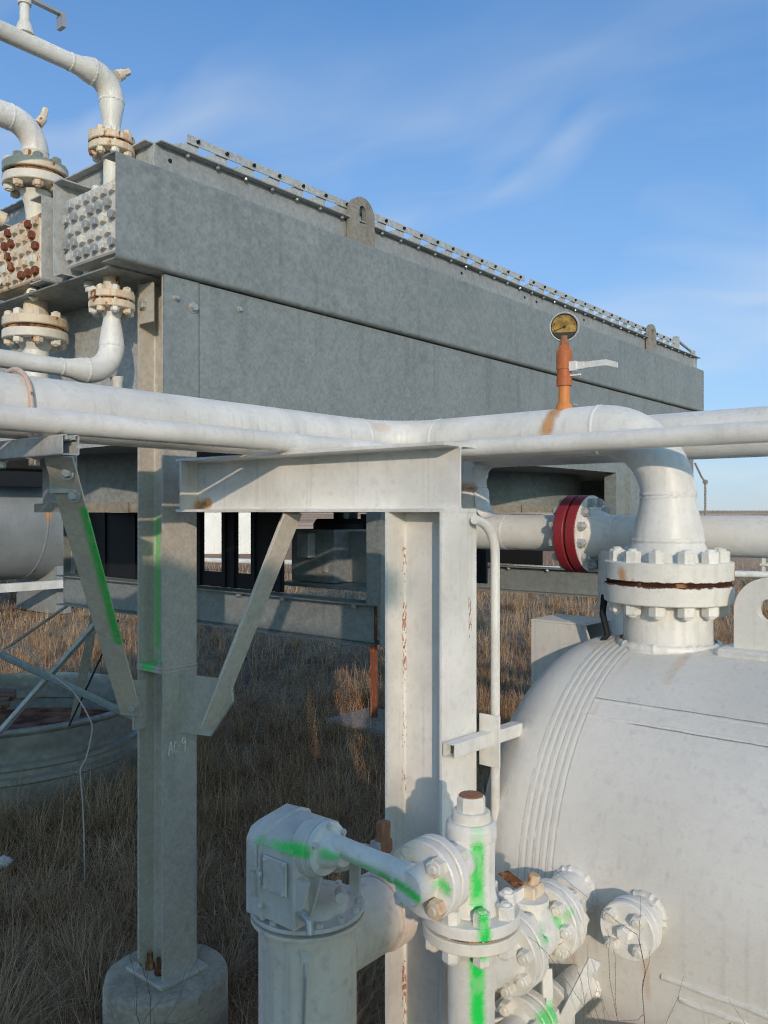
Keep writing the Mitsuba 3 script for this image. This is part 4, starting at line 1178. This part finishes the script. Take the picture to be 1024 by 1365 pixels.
# ------------------------------------------------------------------ bridle valve from the chamber to the vessel
ZV = EYE - 1.005
bv = thing('bridle_valve', 'white flanged valve with a broken rusty stem between the level chamber and the vessel', 'valve')
YV = 1.010
put('inlet_neck', tube([(x, YV, ZV) for x in (1.535, 1.60, 1.625)], [.046, .05, .062], 30), 'paint', bv, 40)
flange_joint(bv, (1.655, YV, ZV), (-1, 0, 0), .090, .026, .0, .005, 8, .030, .022, .069, mat='paint', bmat=['paint', 'flangepaint', 'rustypaint'], phase=.4)
put('body', cat(tube([(x, YV, ZV) for x in (1.683, 1.70, 1.735, 1.77, 1.80, 1.815)], [.060, .056, .062, .062, .056, .060], 36), lathe([(0, 0), (.040, 0), (.040, .055), (.046, .056), (.046, .070), (0, .070)], (1.75, YV, ZV + .02), Z_, 28)), 'paint', bv, 40)
flange_joint(bv, (1.845, YV, ZV), (-1, 0, 0), .090, .026, .0, .005, 8, .030, .022, .069, mat='paint', bmat=['paint', 'flangepaint', 'rustypaint'], phase=.1)
put('stem_block', cat(rbox(1.735, 1.785, YV - .022, YV + .022, ZV + .088, ZV + .118, .004), lathe([(0, 0), (.014, 0), (.014, .03), (0, .03)], (1.76, YV, ZV + .11), (.2, -.2, 1), 10)), 'rustypaint', bv, 25, 'rusty valve stem block')
put('bent_plate', cat(obox((1.735, YV + .04, ZV + .125), (.3, 1, .2), (1, -.3, 0), (-.1, -.2, 1), .06, .032, .003)), 'rust', bv, False, 'bent rusty plate')
put('stop_bar', box(1.66, 1.74, YV + .006, YV + .014, ZV + .085, ZV + .115), 'paint', bv, False)
put('tag', cat(obox((1.712, YV - .070, ZV - .075), (.6, -.75, 0), (.12, .1, 1), (-.77, -.63, .15), .022, .062, .0012), obox((1.735, YV - .062, ZV - .135), (.8, -.6, 0), (.1, .1, 1), (-.6, -.8, .1), .016, .05, .0012)), 'paint', bv, False, 'torn white paper tag')

# lower drain valve
dv = thing('lower_valve', 'white flanged drain valve with green overspray, lowest of the valves by the vessel', 'valve')
ZL = EYE - 1.205
put('inlet_neck', tube([(x, 1.0, ZL) for x in (1.60, 1.68, 1.69)], [.04, .042, .055], 28), 'paint', dv, 40)
flange_joint(dv, (1.715, 1.0, ZL), (-1, 0, 0), .080, .024, .0, .006, 4, .030, .022, .058, mat='paint', bmat='flangepaint', phase=.35)
put('neck', tube([(x, 1.0, ZL - .01) for x in (1.74, 1.77, 1.90)], [.054, .043, .043], 28), 'paint', dv, 40)
put('flange', lathe(disc_prof(.074, .022, 0, .003), (1.80, 1.0, ZL), (1, 0, 0), 48), 'paint', dv, 35)
put('strap', obox((1.80, .915, ZL + .062), (.29, -.35, .89), np.cross(V(-.77, -.64, 0), V(.29, -.35, .89)), (-.77, -.64, 0), .20, .030, .005), 'paint', dv, False)
d2 = thing('small_drain', 'white drain fitting with a red label and flat strap under the vessel', 'valve')
put('neck', tube([(x, .70, EYE - 1.27) for x in (1.62, 1.70, 1.90)], [.040, .036, .036], 28), 'paint', d2, 40)
put('cap', lathe(disc_prof(.052, .03, 0, .004), (1.62, .70, EYE - 1.27), (-1, 0, 0), 36), 'paint', d2, 35)
put('strap', obox((1.70, .668, EYE - 1.225), (.16, -.19, .93), np.cross(V(-.77, -.64, 0), V(.16, -.19, .93)), (-.77, -.64, 0), .17, .030, .005), 'paint', d2, False)
scene['redlabel'] = pbsdf((0.36, 0.075, 0.045), .6, .3)
put('red_label', obox((1.755, .668, EYE - 1.252), (1, 0, 0), (0, .55, .8), (0, -.8, .55), .05, .018, .002), 'redlabel', d2, False)
# steel skid below
sk = thing('vessel_skid', 'grey steel skid beams in the dark below the vessel', 'skid')
put('beam', prism(hsec(.15, .2, .01, .008), (1.98, -2.5, .15), (1.98, 1.22, .15), (1, 0, 0)), 'drumpaint', sk, 30)
put('beam', prism(hsec(.15, .2, .01, .008), (3.25, -2.5, .15), (3.25, 1.45, .15), (1, 0, 0)), 'drumpaint', sk, 30)
put('crossbeam', prism(hsec(.15, .2, .01, .008), (2.06, .95, .15), (3.17, .95, .15), (0, 1, 0)), 'drumpaint', sk, 30)
put('saddle', xplate(Polygon([(.30, .25), (.50, .25), (.50, .75), (.30, .75)]), 2.25, 2.99), 'drumpaint', sk, False)
put('support_plate', obox((1.77, 1.08, EYE - 1.17), (.9, -.1, .3), (-.3, .1, .9), (.1, 1, 0), .16, .12, .008), 'drumpaint', sk, False)
put('support_plate', obox((1.66, 1.02, EYE - 1.25), (.9, -.4, -.1), (.1, .1, 1), (.4, .9, -.1), .18, .16, .008), 'drumpaint', sk, False)

# ------------------------------------------------------------------ stock tank, braces and bits at the left
def trough_fn(p, n, uv):
    a = fbm(p.x * 3, p.y * 3, p.z * 6)
    f = fbm(p.x * 26, p.y * 26, p.z * 26)
    return mix((0.20, 0.205, 0.19), (0.34, 0.345, 0.32), smoothstep(.25, .75, a * .5 + f * .5))


scene['troughmetal'] = pbsdf(trough_fn, .45, .5, .35)
TX, TY, TR = 2.935, 6.085, 1.0
st = thing('stock_tank', 'round ribbed galvanised stock tank standing in the dry grass', 'stock tank')
pr = [(TR, -.05), (TR, .18)]
for z in (.30, .39):
    pr += [(TR, z - .03), (TR + .026, z - .014), (TR + .026, z + .014), (TR, z + .03)]
pr += [(TR, .58), (TR + .018, .595), (TR + .022, .61), (TR + .018, .625), (TR, .632), (TR - .006, .62)]
pi = [(r - .008, z) for r, z in pr[::-1] if z < .59]
wall = lathe(pr + pi, (TX, TY, 0), Z_, 120)
put('wall', wall, 'troughmetal', st, 50)


def mud_fn(p, n, uv):
    f = fbm(p.x * 9, p.y * 9, 0.0, 4)
    return mix((0.10, 0.04, 0.024), (0.27, 0.125, 0.075), smoothstep(.3, .7, f))


scene['mud'] = pbsdf(mud_fn, .9, .2)
put('mud_bed', lathe([(0, .34), (TR - .01, .33)], (TX, TY, 0), Z_, 60), 'mud', st, True)


def wood_fn(p, n, uv):
    f = fbm(p.x * 8, p.y * 50, p.z * 50, 3)
    return mix((0.09, 0.045, 0.03), (0.22, 0.13, 0.09), f)


scene['oldwood'] = pbsdf(wood_fn, .85, .2)
t = thing('wooden_lid', 'weathered plank lid lying on the rim of the stock tank at the left edge', 'lid')
for q in range(5):
    o = V(2.42, 5.98, .665) + V(.075, .10, .004) * q
    put('plank', obox(o, (.80, -.60, -.09), (.6, .8, 0), np.cross(V(.80, -.60, -.09), V(.6, .8, 0)), .80 + .05 * (q % 2), .11, .035), 'oldwood', t, False)
bf = thing('brace_frame', 'crossed steel angle braces on a leaning brown leg under the cooler at the left', 'brace frame')
put('leg', prism(angle_sec(.06, .06, .006), (2.965, 5.37, .19), (3.08, 5.15, EYE - .64), (.64, -.77, 0)), 'lugsteel', bf, 30)
put('angle_bar', prism(angle_sec(.045, .045, .005), (2.10, 5.20, .24), (3.02, 4.84, 1.345), (.2, .2, .6)), 'galvlight', bf, 30)
put('angle_bar', prism(angle_sec(.045, .045, .005), (2.20, 5.35, 1.27), (2.905, 4.31, .725), (.2, .2, .6)), 'galv', bf, 30)
put('rod', tube([(3.0, 5.30, 1.369), (2.30, 5.56, .86)], .010, 8), 'lugsteel', bf)
put('rod', tube([(3.06, 4.80, 1.30), (2.79, 4.93, .643)], .006, 8), 'black', bf)
cab = np.array([(2.05, 4.80, 1.19), (2.204, 4.694, 1.205), (2.298, 4.581, 1.248), (2.362, 4.427, 1.126), (2.442, 4.253, 1.0), (2.463, 4.15, .888), (2.449, 4.089, .832), (2.401, 4.068, .693), (2.354, 4.046, .629), (2.364, 4.034, .40), (2.37, 4.03, .05)])
tt_ = np.linspace(0, 1, len(cab))
from scipy.interpolate import PchipInterpolator
cabs = PchipInterpolator(tt_, cab)(np.linspace(0, 1, 70))
scene['cable'] = pbsdf((0.42, 0.40, 0.37), .7, .3)
solo('loose_cable', tube(cabs, np.linspace(.0042, .0036, 70), 8), 'cable', 'loose pale cable hanging in a curve in front of the stock tank', 'cable')

# ------------------------------------------------------------------ far things
scene['tankpaint'] = pbsdf(paint_fn((0.20, 0.225, 0.235), (0.30, 0.325, 0.33), 0.0, (), [((8.0, 14.84, 2.75), (8.02, 14.83, 2.8), .35, .5), ((7.95, 14.80, 1.95), (7.95, 15.0, 1.5), .10, .95), ((7.95, 15.05, 1.45), (7.95, 15.4, 1.1), .16, .95)], .6, .25), .5, .4)
ft = thing('far_tank', 'large grey horizontal storage tank with a rusty seam, far behind at the left', 'storage tank')
TC = (16.0, 1.92)
TRr = 1.23
put('shell', tube([(0.0, TC[0], TC[1])] + [(x, TC[0], TC[1]) for x in (2, 4, 6, 7.9, 9.0)] + [(9.25, TC[0], TC[1]), (9.45, TC[0], TC[1]), (9.53, TC[0], TC[1])], [TRr] * 6 + [TRr * .9, TRr * .55, .05], 64), 'tankpaint', ft, 40)
put('seam', weldbead((7.95, TC[0], TC[1]), (1, 0, 0), TRr, .012, .02, 64), 'tankpaint', ft, 40)
put('skid_beam', box(0, 9.3, 14.9, 15.05, .55, .70), 'paint', ft, False)
for x in (1.5, 5, 8.5):
    put('saddle', box(x - .15, x + .15, 15.2, 16.8, .02, .95), 'tankpaint', ft, False)
put('step_box', box(6.6, 8.0, 14.3, 14.8, 2.45, 3.1), 'black', ft, False)
pln = thing('far_pipeline', 'long white pipeline on low stands crossing the far prairie', 'pipeline')
q0, q1 = V(24.0, 1.0, .42), V(15.6, 27.2, .42)
put('pipe', tube([q0, (q0 + q1) / 2, q1], .085, 16), 'paint', pln)
for q in np.linspace(.04, .96, 9):
    c = q0 * (1 - q) + q1 * q
    put('stand', box(c[0] - .06, c[0] + .06, c[1] - .06, c[1] + .06, .0, .35), 'paint', pln, False)
sh = thing('far_shed', 'white metal shed seen through the gaps under the cooler', 'shed')
e = unit(V(26.571 - 24.226, 30.589 - 33.398, 0))
nb_ = V(-e[1], e[0], 0)
if nb_ @ V(FW[0], FW[1], 0) < 0:
    nb_ = -nb_
scene['shedwhite'] = pbsdf(paint_fn((0.70, 0.70, 0.66), (0.78, 0.78, 0.75), 0, (), (), .2, .2), .5, .4)
c = V(24.6, 32.9, 0)
put('wall', obox(c + e * 1.1 + nb_ * 2 + V(0, 0, 1.5), e, nb_, (0, 0, 1), 5.2, 4, 3.0), 'shedwhite', sh, False)
put('roof', prism(Polygon([(-2.9, 0), (2.9, 0), (0, .9)]), c + e * 1.1 + V(0, 0, 3.0) - nb_ * .2, c + e * 1.1 + V(0, 0, 3.0) + nb_ * 4.2, e), 'galvlight', sh, False)
put('door', obox(c - e * .55 - nb_ * .03 + V(0, 0, .95), e, nb_, (0, 0, 1), .95, .05, 1.9), 'tankpaint', sh, False)
for w in np.linspace(-1.3, 3.5, 17):
    put('panel_rib', obox(c + e * w - nb_ * .015 + V(0, 0, 1.5), e, nb_, (0, 0, 1), .04, .03, 2.9), 'shedwhite', sh, False)
bn = thing('far_bin', 'small white box far off under the right end of the cooler', 'box')
put('body', rbox(32.0, 32.7, 18.7, 19.5, .0, .45, .03), 'shedwhite', bn, False)
put('lid', rbox(31.95, 32.75, 18.65, 19.55, .45, .52, .02), 'shedwhite', bn, False)
cr = thing('far_manifold', 'small white and rust framed manifold beside the pipeline at the right edge', 'manifold')
cc = V(25.1, 6.9, 0)
for dx in (0, .9):
    for dy in (0, .7):
        put('frame_post', box(cc[0] + dx, cc[0] + dx + .08, cc[1] - dy, cc[1] - dy + .08, 0, .75), 'flangepaint', cr, False)
put('frame_rail', cat(box(cc[0] - .05, cc[0] + 1.05, cc[1] - .75, cc[1] + .12, .75, .83), box(cc[0] - .05, cc[0] + 1.05, cc[1] - .75, cc[1] + .12, .48, .54)), 'flangepaint', cr, False)
put('valve_block', box(cc[0] + .2, cc[0] + .7, cc[1] - .5, cc[1] - .1, .2, .45), 'brownrust', cr, False)
# grab bar and lamp arm at the far end of the cooler
t = thing('lamp_bracket', 'thin grey bent bracket hanging at the far right end of the cooler', 'bracket')
put('arm', tube([(7.22, 2.55, EYE + .42), (7.30, 2.52, EYE + .30), (7.33, 2.50, EYE + .26)], .008, 8), 'lugsteel', t)
put('rod', tube([(7.33, 2.50, EYE + .28), (7.33, 2.50, EYE - .20)], .009, 8), 'lugsteel', t)
put('joint', box(7.31, 7.35, 2.485, 2.515, EYE + .245, EYE + .275), 'lugsteel', t, False)
# distant trees / farmstead on the skyline
for n_, (xx, yy, hh) in enumerate(((700, -22, 4.5), (712, -30, 3.6), (725, -44, 5.0), (640, 10, 3.2), (690, -6, 3.4))):
    tr = thing('distant_tree', 'tiny dark distant tree on the skyline, ' + ('second from the right', 'third from the right in its group', 'rightmost of its group', 'leftmost of its group', 'second from the left')[n_], 'tree', 'distant trees on the skyline')
    gz_ = float(min(ground_z(np.array(xx * 1.0), np.array(yy * 1.0)), 6))
    put('trunk', tube([(xx, yy, gz_ - 1), (xx, yy, gz_ + hh * .5)], .3, 6), 'oldwood', tr)
    cl = trimesh.creation.icosphere(2, hh * .45)
    cl.vertices += (nnoise(cl.vertices * .9 + n_ * 7, 2) - .5)[:, None] * unit(V(1, 1, 1)) * hh * .5
    cl.apply_translation((xx, yy, gz_ + hh * .7))
    scene.setdefault('farleaf', pbsdf((0.06, 0.065, 0.05), .9, .1))
    put('crown', cl, 'farleaf', tr, True)
rk = trimesh.creation.icosphere(2, .035)
rk.vertices *= V(1.6, 1.0, .7)
rk.vertices += (nnoise(rk.vertices * 40, 2) - .5)[:, None] * .02
rk.apply_translation((2.16, 4.50, .10))
scene['whiterock'] = pbsdf((0.62, 0.61, 0.58), .8, .2)
solo('white_stone', rk, 'whiterock', 'small white stone in the grass at the left edge', 'stone', True)

# ------------------------------------------------------------------ the shed behind the camera that shades the left foreground
ks = thing('metering_hut', 'plain tan metal hut behind the viewer', 'hut')
scene['tanmetal'] = pbsdf((0.50, 0.45, 0.36), .6, .4)
put('wall', box(-5.0, -2.8, -3.38, -.4, -.1, 3.48), 'tanmetal', ks, False)
put('roof', box(-5.1, -2.75, -3.42, -.3, 3.48, 3.57), 'galvlight', ks, False)
put('door', box(-2.8, -2.77, -2.4, -1.5, .0, 2.0), 'galvlight', ks, False)

# ------------------------------------------------------------------ dry grass
def blades(n, dmin, dmax, hmin, hmax, wid, seg, umin=-.72, umax=.66, power=1.0, curl=1.0, seed=1, clump=.0):
    r = np.random.default_rng(seed)
    q = r.random(n)
    D = dmin * (dmax / dmin) ** (q ** power)
    u = r.uniform(umin, umax, n)
    c, s = FW
    X, Y = D * (c + s * u), D * (s - c * u)
    if clump:
        k = nfbm(np.stack([X * clump, Y * clump, X * 0], -1), 3, seed)
        keep = r.random(n) < np.clip((k - .30) * 3.2, .08, 1)
        X, Y, D, u = X[keep], Y[keep], D[keep], u[keep]
    ok = (np.hypot(X - TX, Y - TY) > TR + .03) & (np.hypot(X - PX_, Y - PYC) > .20) & (np.hypot(X - DX, Y - DY) > .13) & ~((np.abs(X - VX) < .6) & (Y < 1.45))
    X, Y, D = X[ok], Y[ok], D[ok]
    n = len(X)
    Zg = ground_z(X, Y) - .01
    tall = nfbm(np.stack([X * .8, Y * .8, X * 0 + 4], -1), 3, seed + 3)
    h = r.uniform(hmin, hmax, n) * (.55 + .9 * tall)
    a0 = r.uniform(0, 2 * np.pi, n)
    lean = r.uniform(.05, 1.15, n) * curl
    bend = r.uniform(-.4, 1.9, n) * curl
    w = wid * r.uniform(.6, 1.3, n) * np.maximum(1, D / 5.5) ** .8
    tw = r.normal(0, .9, n)
    V_, C_ = [], []
    px, py, pz = X.copy(), Y.copy(), Zg.copy()
    ts = np.linspace(0, 1, seg + 1)
    m0 = r.uniform(.65, 1.35, n)
    col0 = np.stack([.42 * m0, .275 * m0, .165 * m0], -1)
    patch = nfbm(np.stack([X * .35, Y * .35, X * 0 + 8], -1), 3, 99)
    straw = ((r.random(n) < .09 + .35 * np.clip((patch - .5) * 3, 0, 1)) | (r.random(n) < np.clip((D - 7) / 18, 0, .55)))[:, None]
    red = (r.random(n) < .25)[:, None]
    col = np.where(straw, np.stack([.48 * m0, .37 * m0, .245 * m0], -1), col0)
    col = np.where(red & ~straw, col * np.array([1.12, .86, .74]), col)
    for t_ in ts:
        th = lean + bend * t_
        ang = a0 + tw * t_
        side = np.stack([-np.sin(ang), np.cos(ang), 0 * ang], -1)
        ww = (w * (1 - .88 * t_))[:, None]
        P = np.stack([px, py, pz], -1)
        V_.append(P - side * ww)
        V_.append(P + side * ww)
        C_ += [col, col]
        st_ = h / seg
        px = px + st_ * np.sin(th) * np.cos(ang)
        py = py + st_ * np.sin(th) * np.sin(ang)
        pz = np.maximum(pz + st_ * np.cos(th), Zg + .01)
    V_ = np.stack(V_, 1)
    C_ = np.stack(C_, 1)
    m = 2 * (seg + 1)
    base = (np.arange(n) * m)[:, None, None]
    tri = []
    for q in range(seg):
        tri += [[2 * q, 2 * q + 1, 2 * q + 3], [2 * q, 2 * q + 3, 2 * q + 2]]
    F = (base + np.array(tri)[None]).reshape(-1, 3)
    return V_.reshape(-1, 3), F, C_.reshape(-1, 3)


def joinm(parts):
    v, f, c, o = [], [], [], 0
    for a, b, d in parts:
        v.append(a)
        f.append(b + o)
        c.append(d)
        o += len(a)
    return np.vstack(v), np.vstack(f), np.vstack(c)


gv_, gf_, gc_ = joinm([blades(115000, 2.3, 8.5, .10, .27, .0017, 5, curl=1.25, seed=1, power=.8), blades(72000, 2.3, 9, .05, .17, .0020, 3, curl=1.7, seed=2, power=.8), blades(72000, 7.5, 32, .15, .40, .0016, 3, curl=.75, seed=3, clump=.9, power=.9),
                       blades(7000, 4.5, 13, .30, .60, .0014, 4, curl=.6, seed=4, clump=1.3)])
def tussocks(n, dmin, dmax, per, h, wid, seg, seed, power=.8, ring=False):
    r = np.random.default_rng(seed)
    D = dmin * (dmax / dmin) ** (r.random(n) ** power)
    u = r.uniform(-.72, .6, n)
    c, s_ = FW
    X, Y = D * (c + s_ * u), D * (s_ - c * u)
    if ring:
        aa, rr_ = r.uniform(0, 2 * np.pi, n), TR + .12 + .45 * r.random(n) ** 1.6
        X, Y = TX + rr_ * np.cos(aa), TY + rr_ * np.sin(aa)
    ok = (np.hypot(X - TX, Y - TY) > TR + .1) & (np.hypot(X - PX_, Y - PYC) > .30) & (np.hypot(X - DX, Y - DY) > .25) & ~((np.abs(X - VX) < .8) & (Y < 1.6))
    X, Y = X[ok], Y[ok]
    n = len(X)
    hh = h * r.uniform(.5, 1.25, n)
    straw = r.random(n)
    X, Y, hh, straw = (np.repeat(q, per) for q in (X, Y, hh, straw))
    n = len(X)
    a0 = r.uniform(0, 2 * np.pi, n)
    rad = r.uniform(0, .05, n)
    Zg = ground_z(X, Y) - .01
    px, py, pz = X + rad * np.cos(a0), Y + rad * np.sin(a0), Zg.copy()
    a0 = a0 + r.normal(0, .5, n)
    lean, bend, tw = r.uniform(.05, .6, n), r.uniform(.3, 2.1, n), r.normal(0, .8, n)
    L = hh * r.uniform(.5, 1.2, n)
    m0 = r.uniform(.7, 1.3, n)
    base = np.where((straw > .68)[:, None], np.array([.50, .385, .255]), np.array([.40, .26, .155])) * m0[:, None]
    V_, C_ = [], []
    for t_ in np.linspace(0, 1, seg + 1):
        th, ang = lean + bend * t_, a0 + tw * t_
        side = np.stack([-np.sin(ang), np.cos(ang), 0 * ang], -1) * (wid * np.maximum(1, np.hypot(X, Y) / 5) ** .8 * (1 - .85 * t_))[:, None]
        P = np.stack([px, py, pz], -1)
        V_ += [P - side, P + side]
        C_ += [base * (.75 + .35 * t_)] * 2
        st_ = L / seg
        px, py = px + st_ * np.sin(th) * np.cos(ang), py + st_ * np.sin(th) * np.sin(ang)
        pz = np.maximum(pz + st_ * np.cos(th), Zg + .012)
    m = 2 * (seg + 1)
    tri = []
    for q in range(seg):
        tri += [[2 * q, 2 * q + 1, 2 * q + 3], [2 * q, 2 * q + 3, 2 * q + 2]]
    F = ((np.arange(n) * m)[:, None, None] + np.array(tri)[None]).reshape(-1, 3)
    return np.stack(V_, 1).reshape(-1, 3), F, np.stack(C_, 1).reshape(-1, 3)


gv_, gf_, gc_ = joinm([(gv_, gf_, gc_), tussocks(680, 2.3, 9, 75, .33, .0019, 5, 17), tussocks(260, 5, 7.5, 70, .40, .0019, 5, 19, ring=True), tussocks(600, 7, 26, 60, .42, .0017, 4, 18)])
scene['grassmat'] = {'type': 'twosided', 'bsdf': {'type': 'diffuse', 'reflectance': {'type': 'mesh_attribute', 'name': 'vertex_color'}}}
kq = key('dry_grass')
scene[kq] = mikit.ply(trimesh.Trimesh(gv_, gf_, process=False), 'grassmat', False, color=gc_)
labels[kq] = {'label': 'dry brown and straw coloured prairie grass', 'category': 'grass', 'kind': 'stuff'}


# dead weeds: branching stalks
def weed(o, h, seed, spread=.5):
    r = np.random.default_rng(seed)
    ms = []

    def grow(p, d, L, rad, lev):
        pts = [p]
        for q in range(5):
            d = unit(d + r.normal(0, .13, 3))
            p = p + d * L / 5
            pts.append(p)
            if lev < 2 and q >= 1 and r.random() < .75:
                grow(p, unit(d + r.normal(0, spread, 3) + V(0, 0, .15)), L * r.uniform(.35, .6), rad * .6, lev + 1)
        ms.append(tube(pts, np.linspace(rad, rad * .45, len(pts)), 5))

    for q in range(3):
        grow(np.asarray(o, float), unit(V(r.normal(0, .25), r.normal(0, .25), 1)), h * r.uniform(.7, 1.1), .0019, 0)
    return cat(*ms)


scene['weedstem'] = pbsdf((0.17, 0.12, 0.08), .9, .1)
WEED = [((1.82, .90, 0), .85, 'bare dead weed in front of the vessel beside the blind flange'), ((1.86, .66, 0), .78, 'bare dead weed leaning against the lower vessel at the bottom right'),
        ((1.70, 2.40, .02), .42, 'thin dead weed in front of the concrete pier'), ((2.25, 3.1, .0), .55, 'dead brown weed to the right of the post')]
for n_, (o, h, lb) in enumerate(WEED):
    solo('dead_weed', weed((o[0], o[1], 0.0), h, 30 + n_), 'weedstem', lb, 'weed', 30)
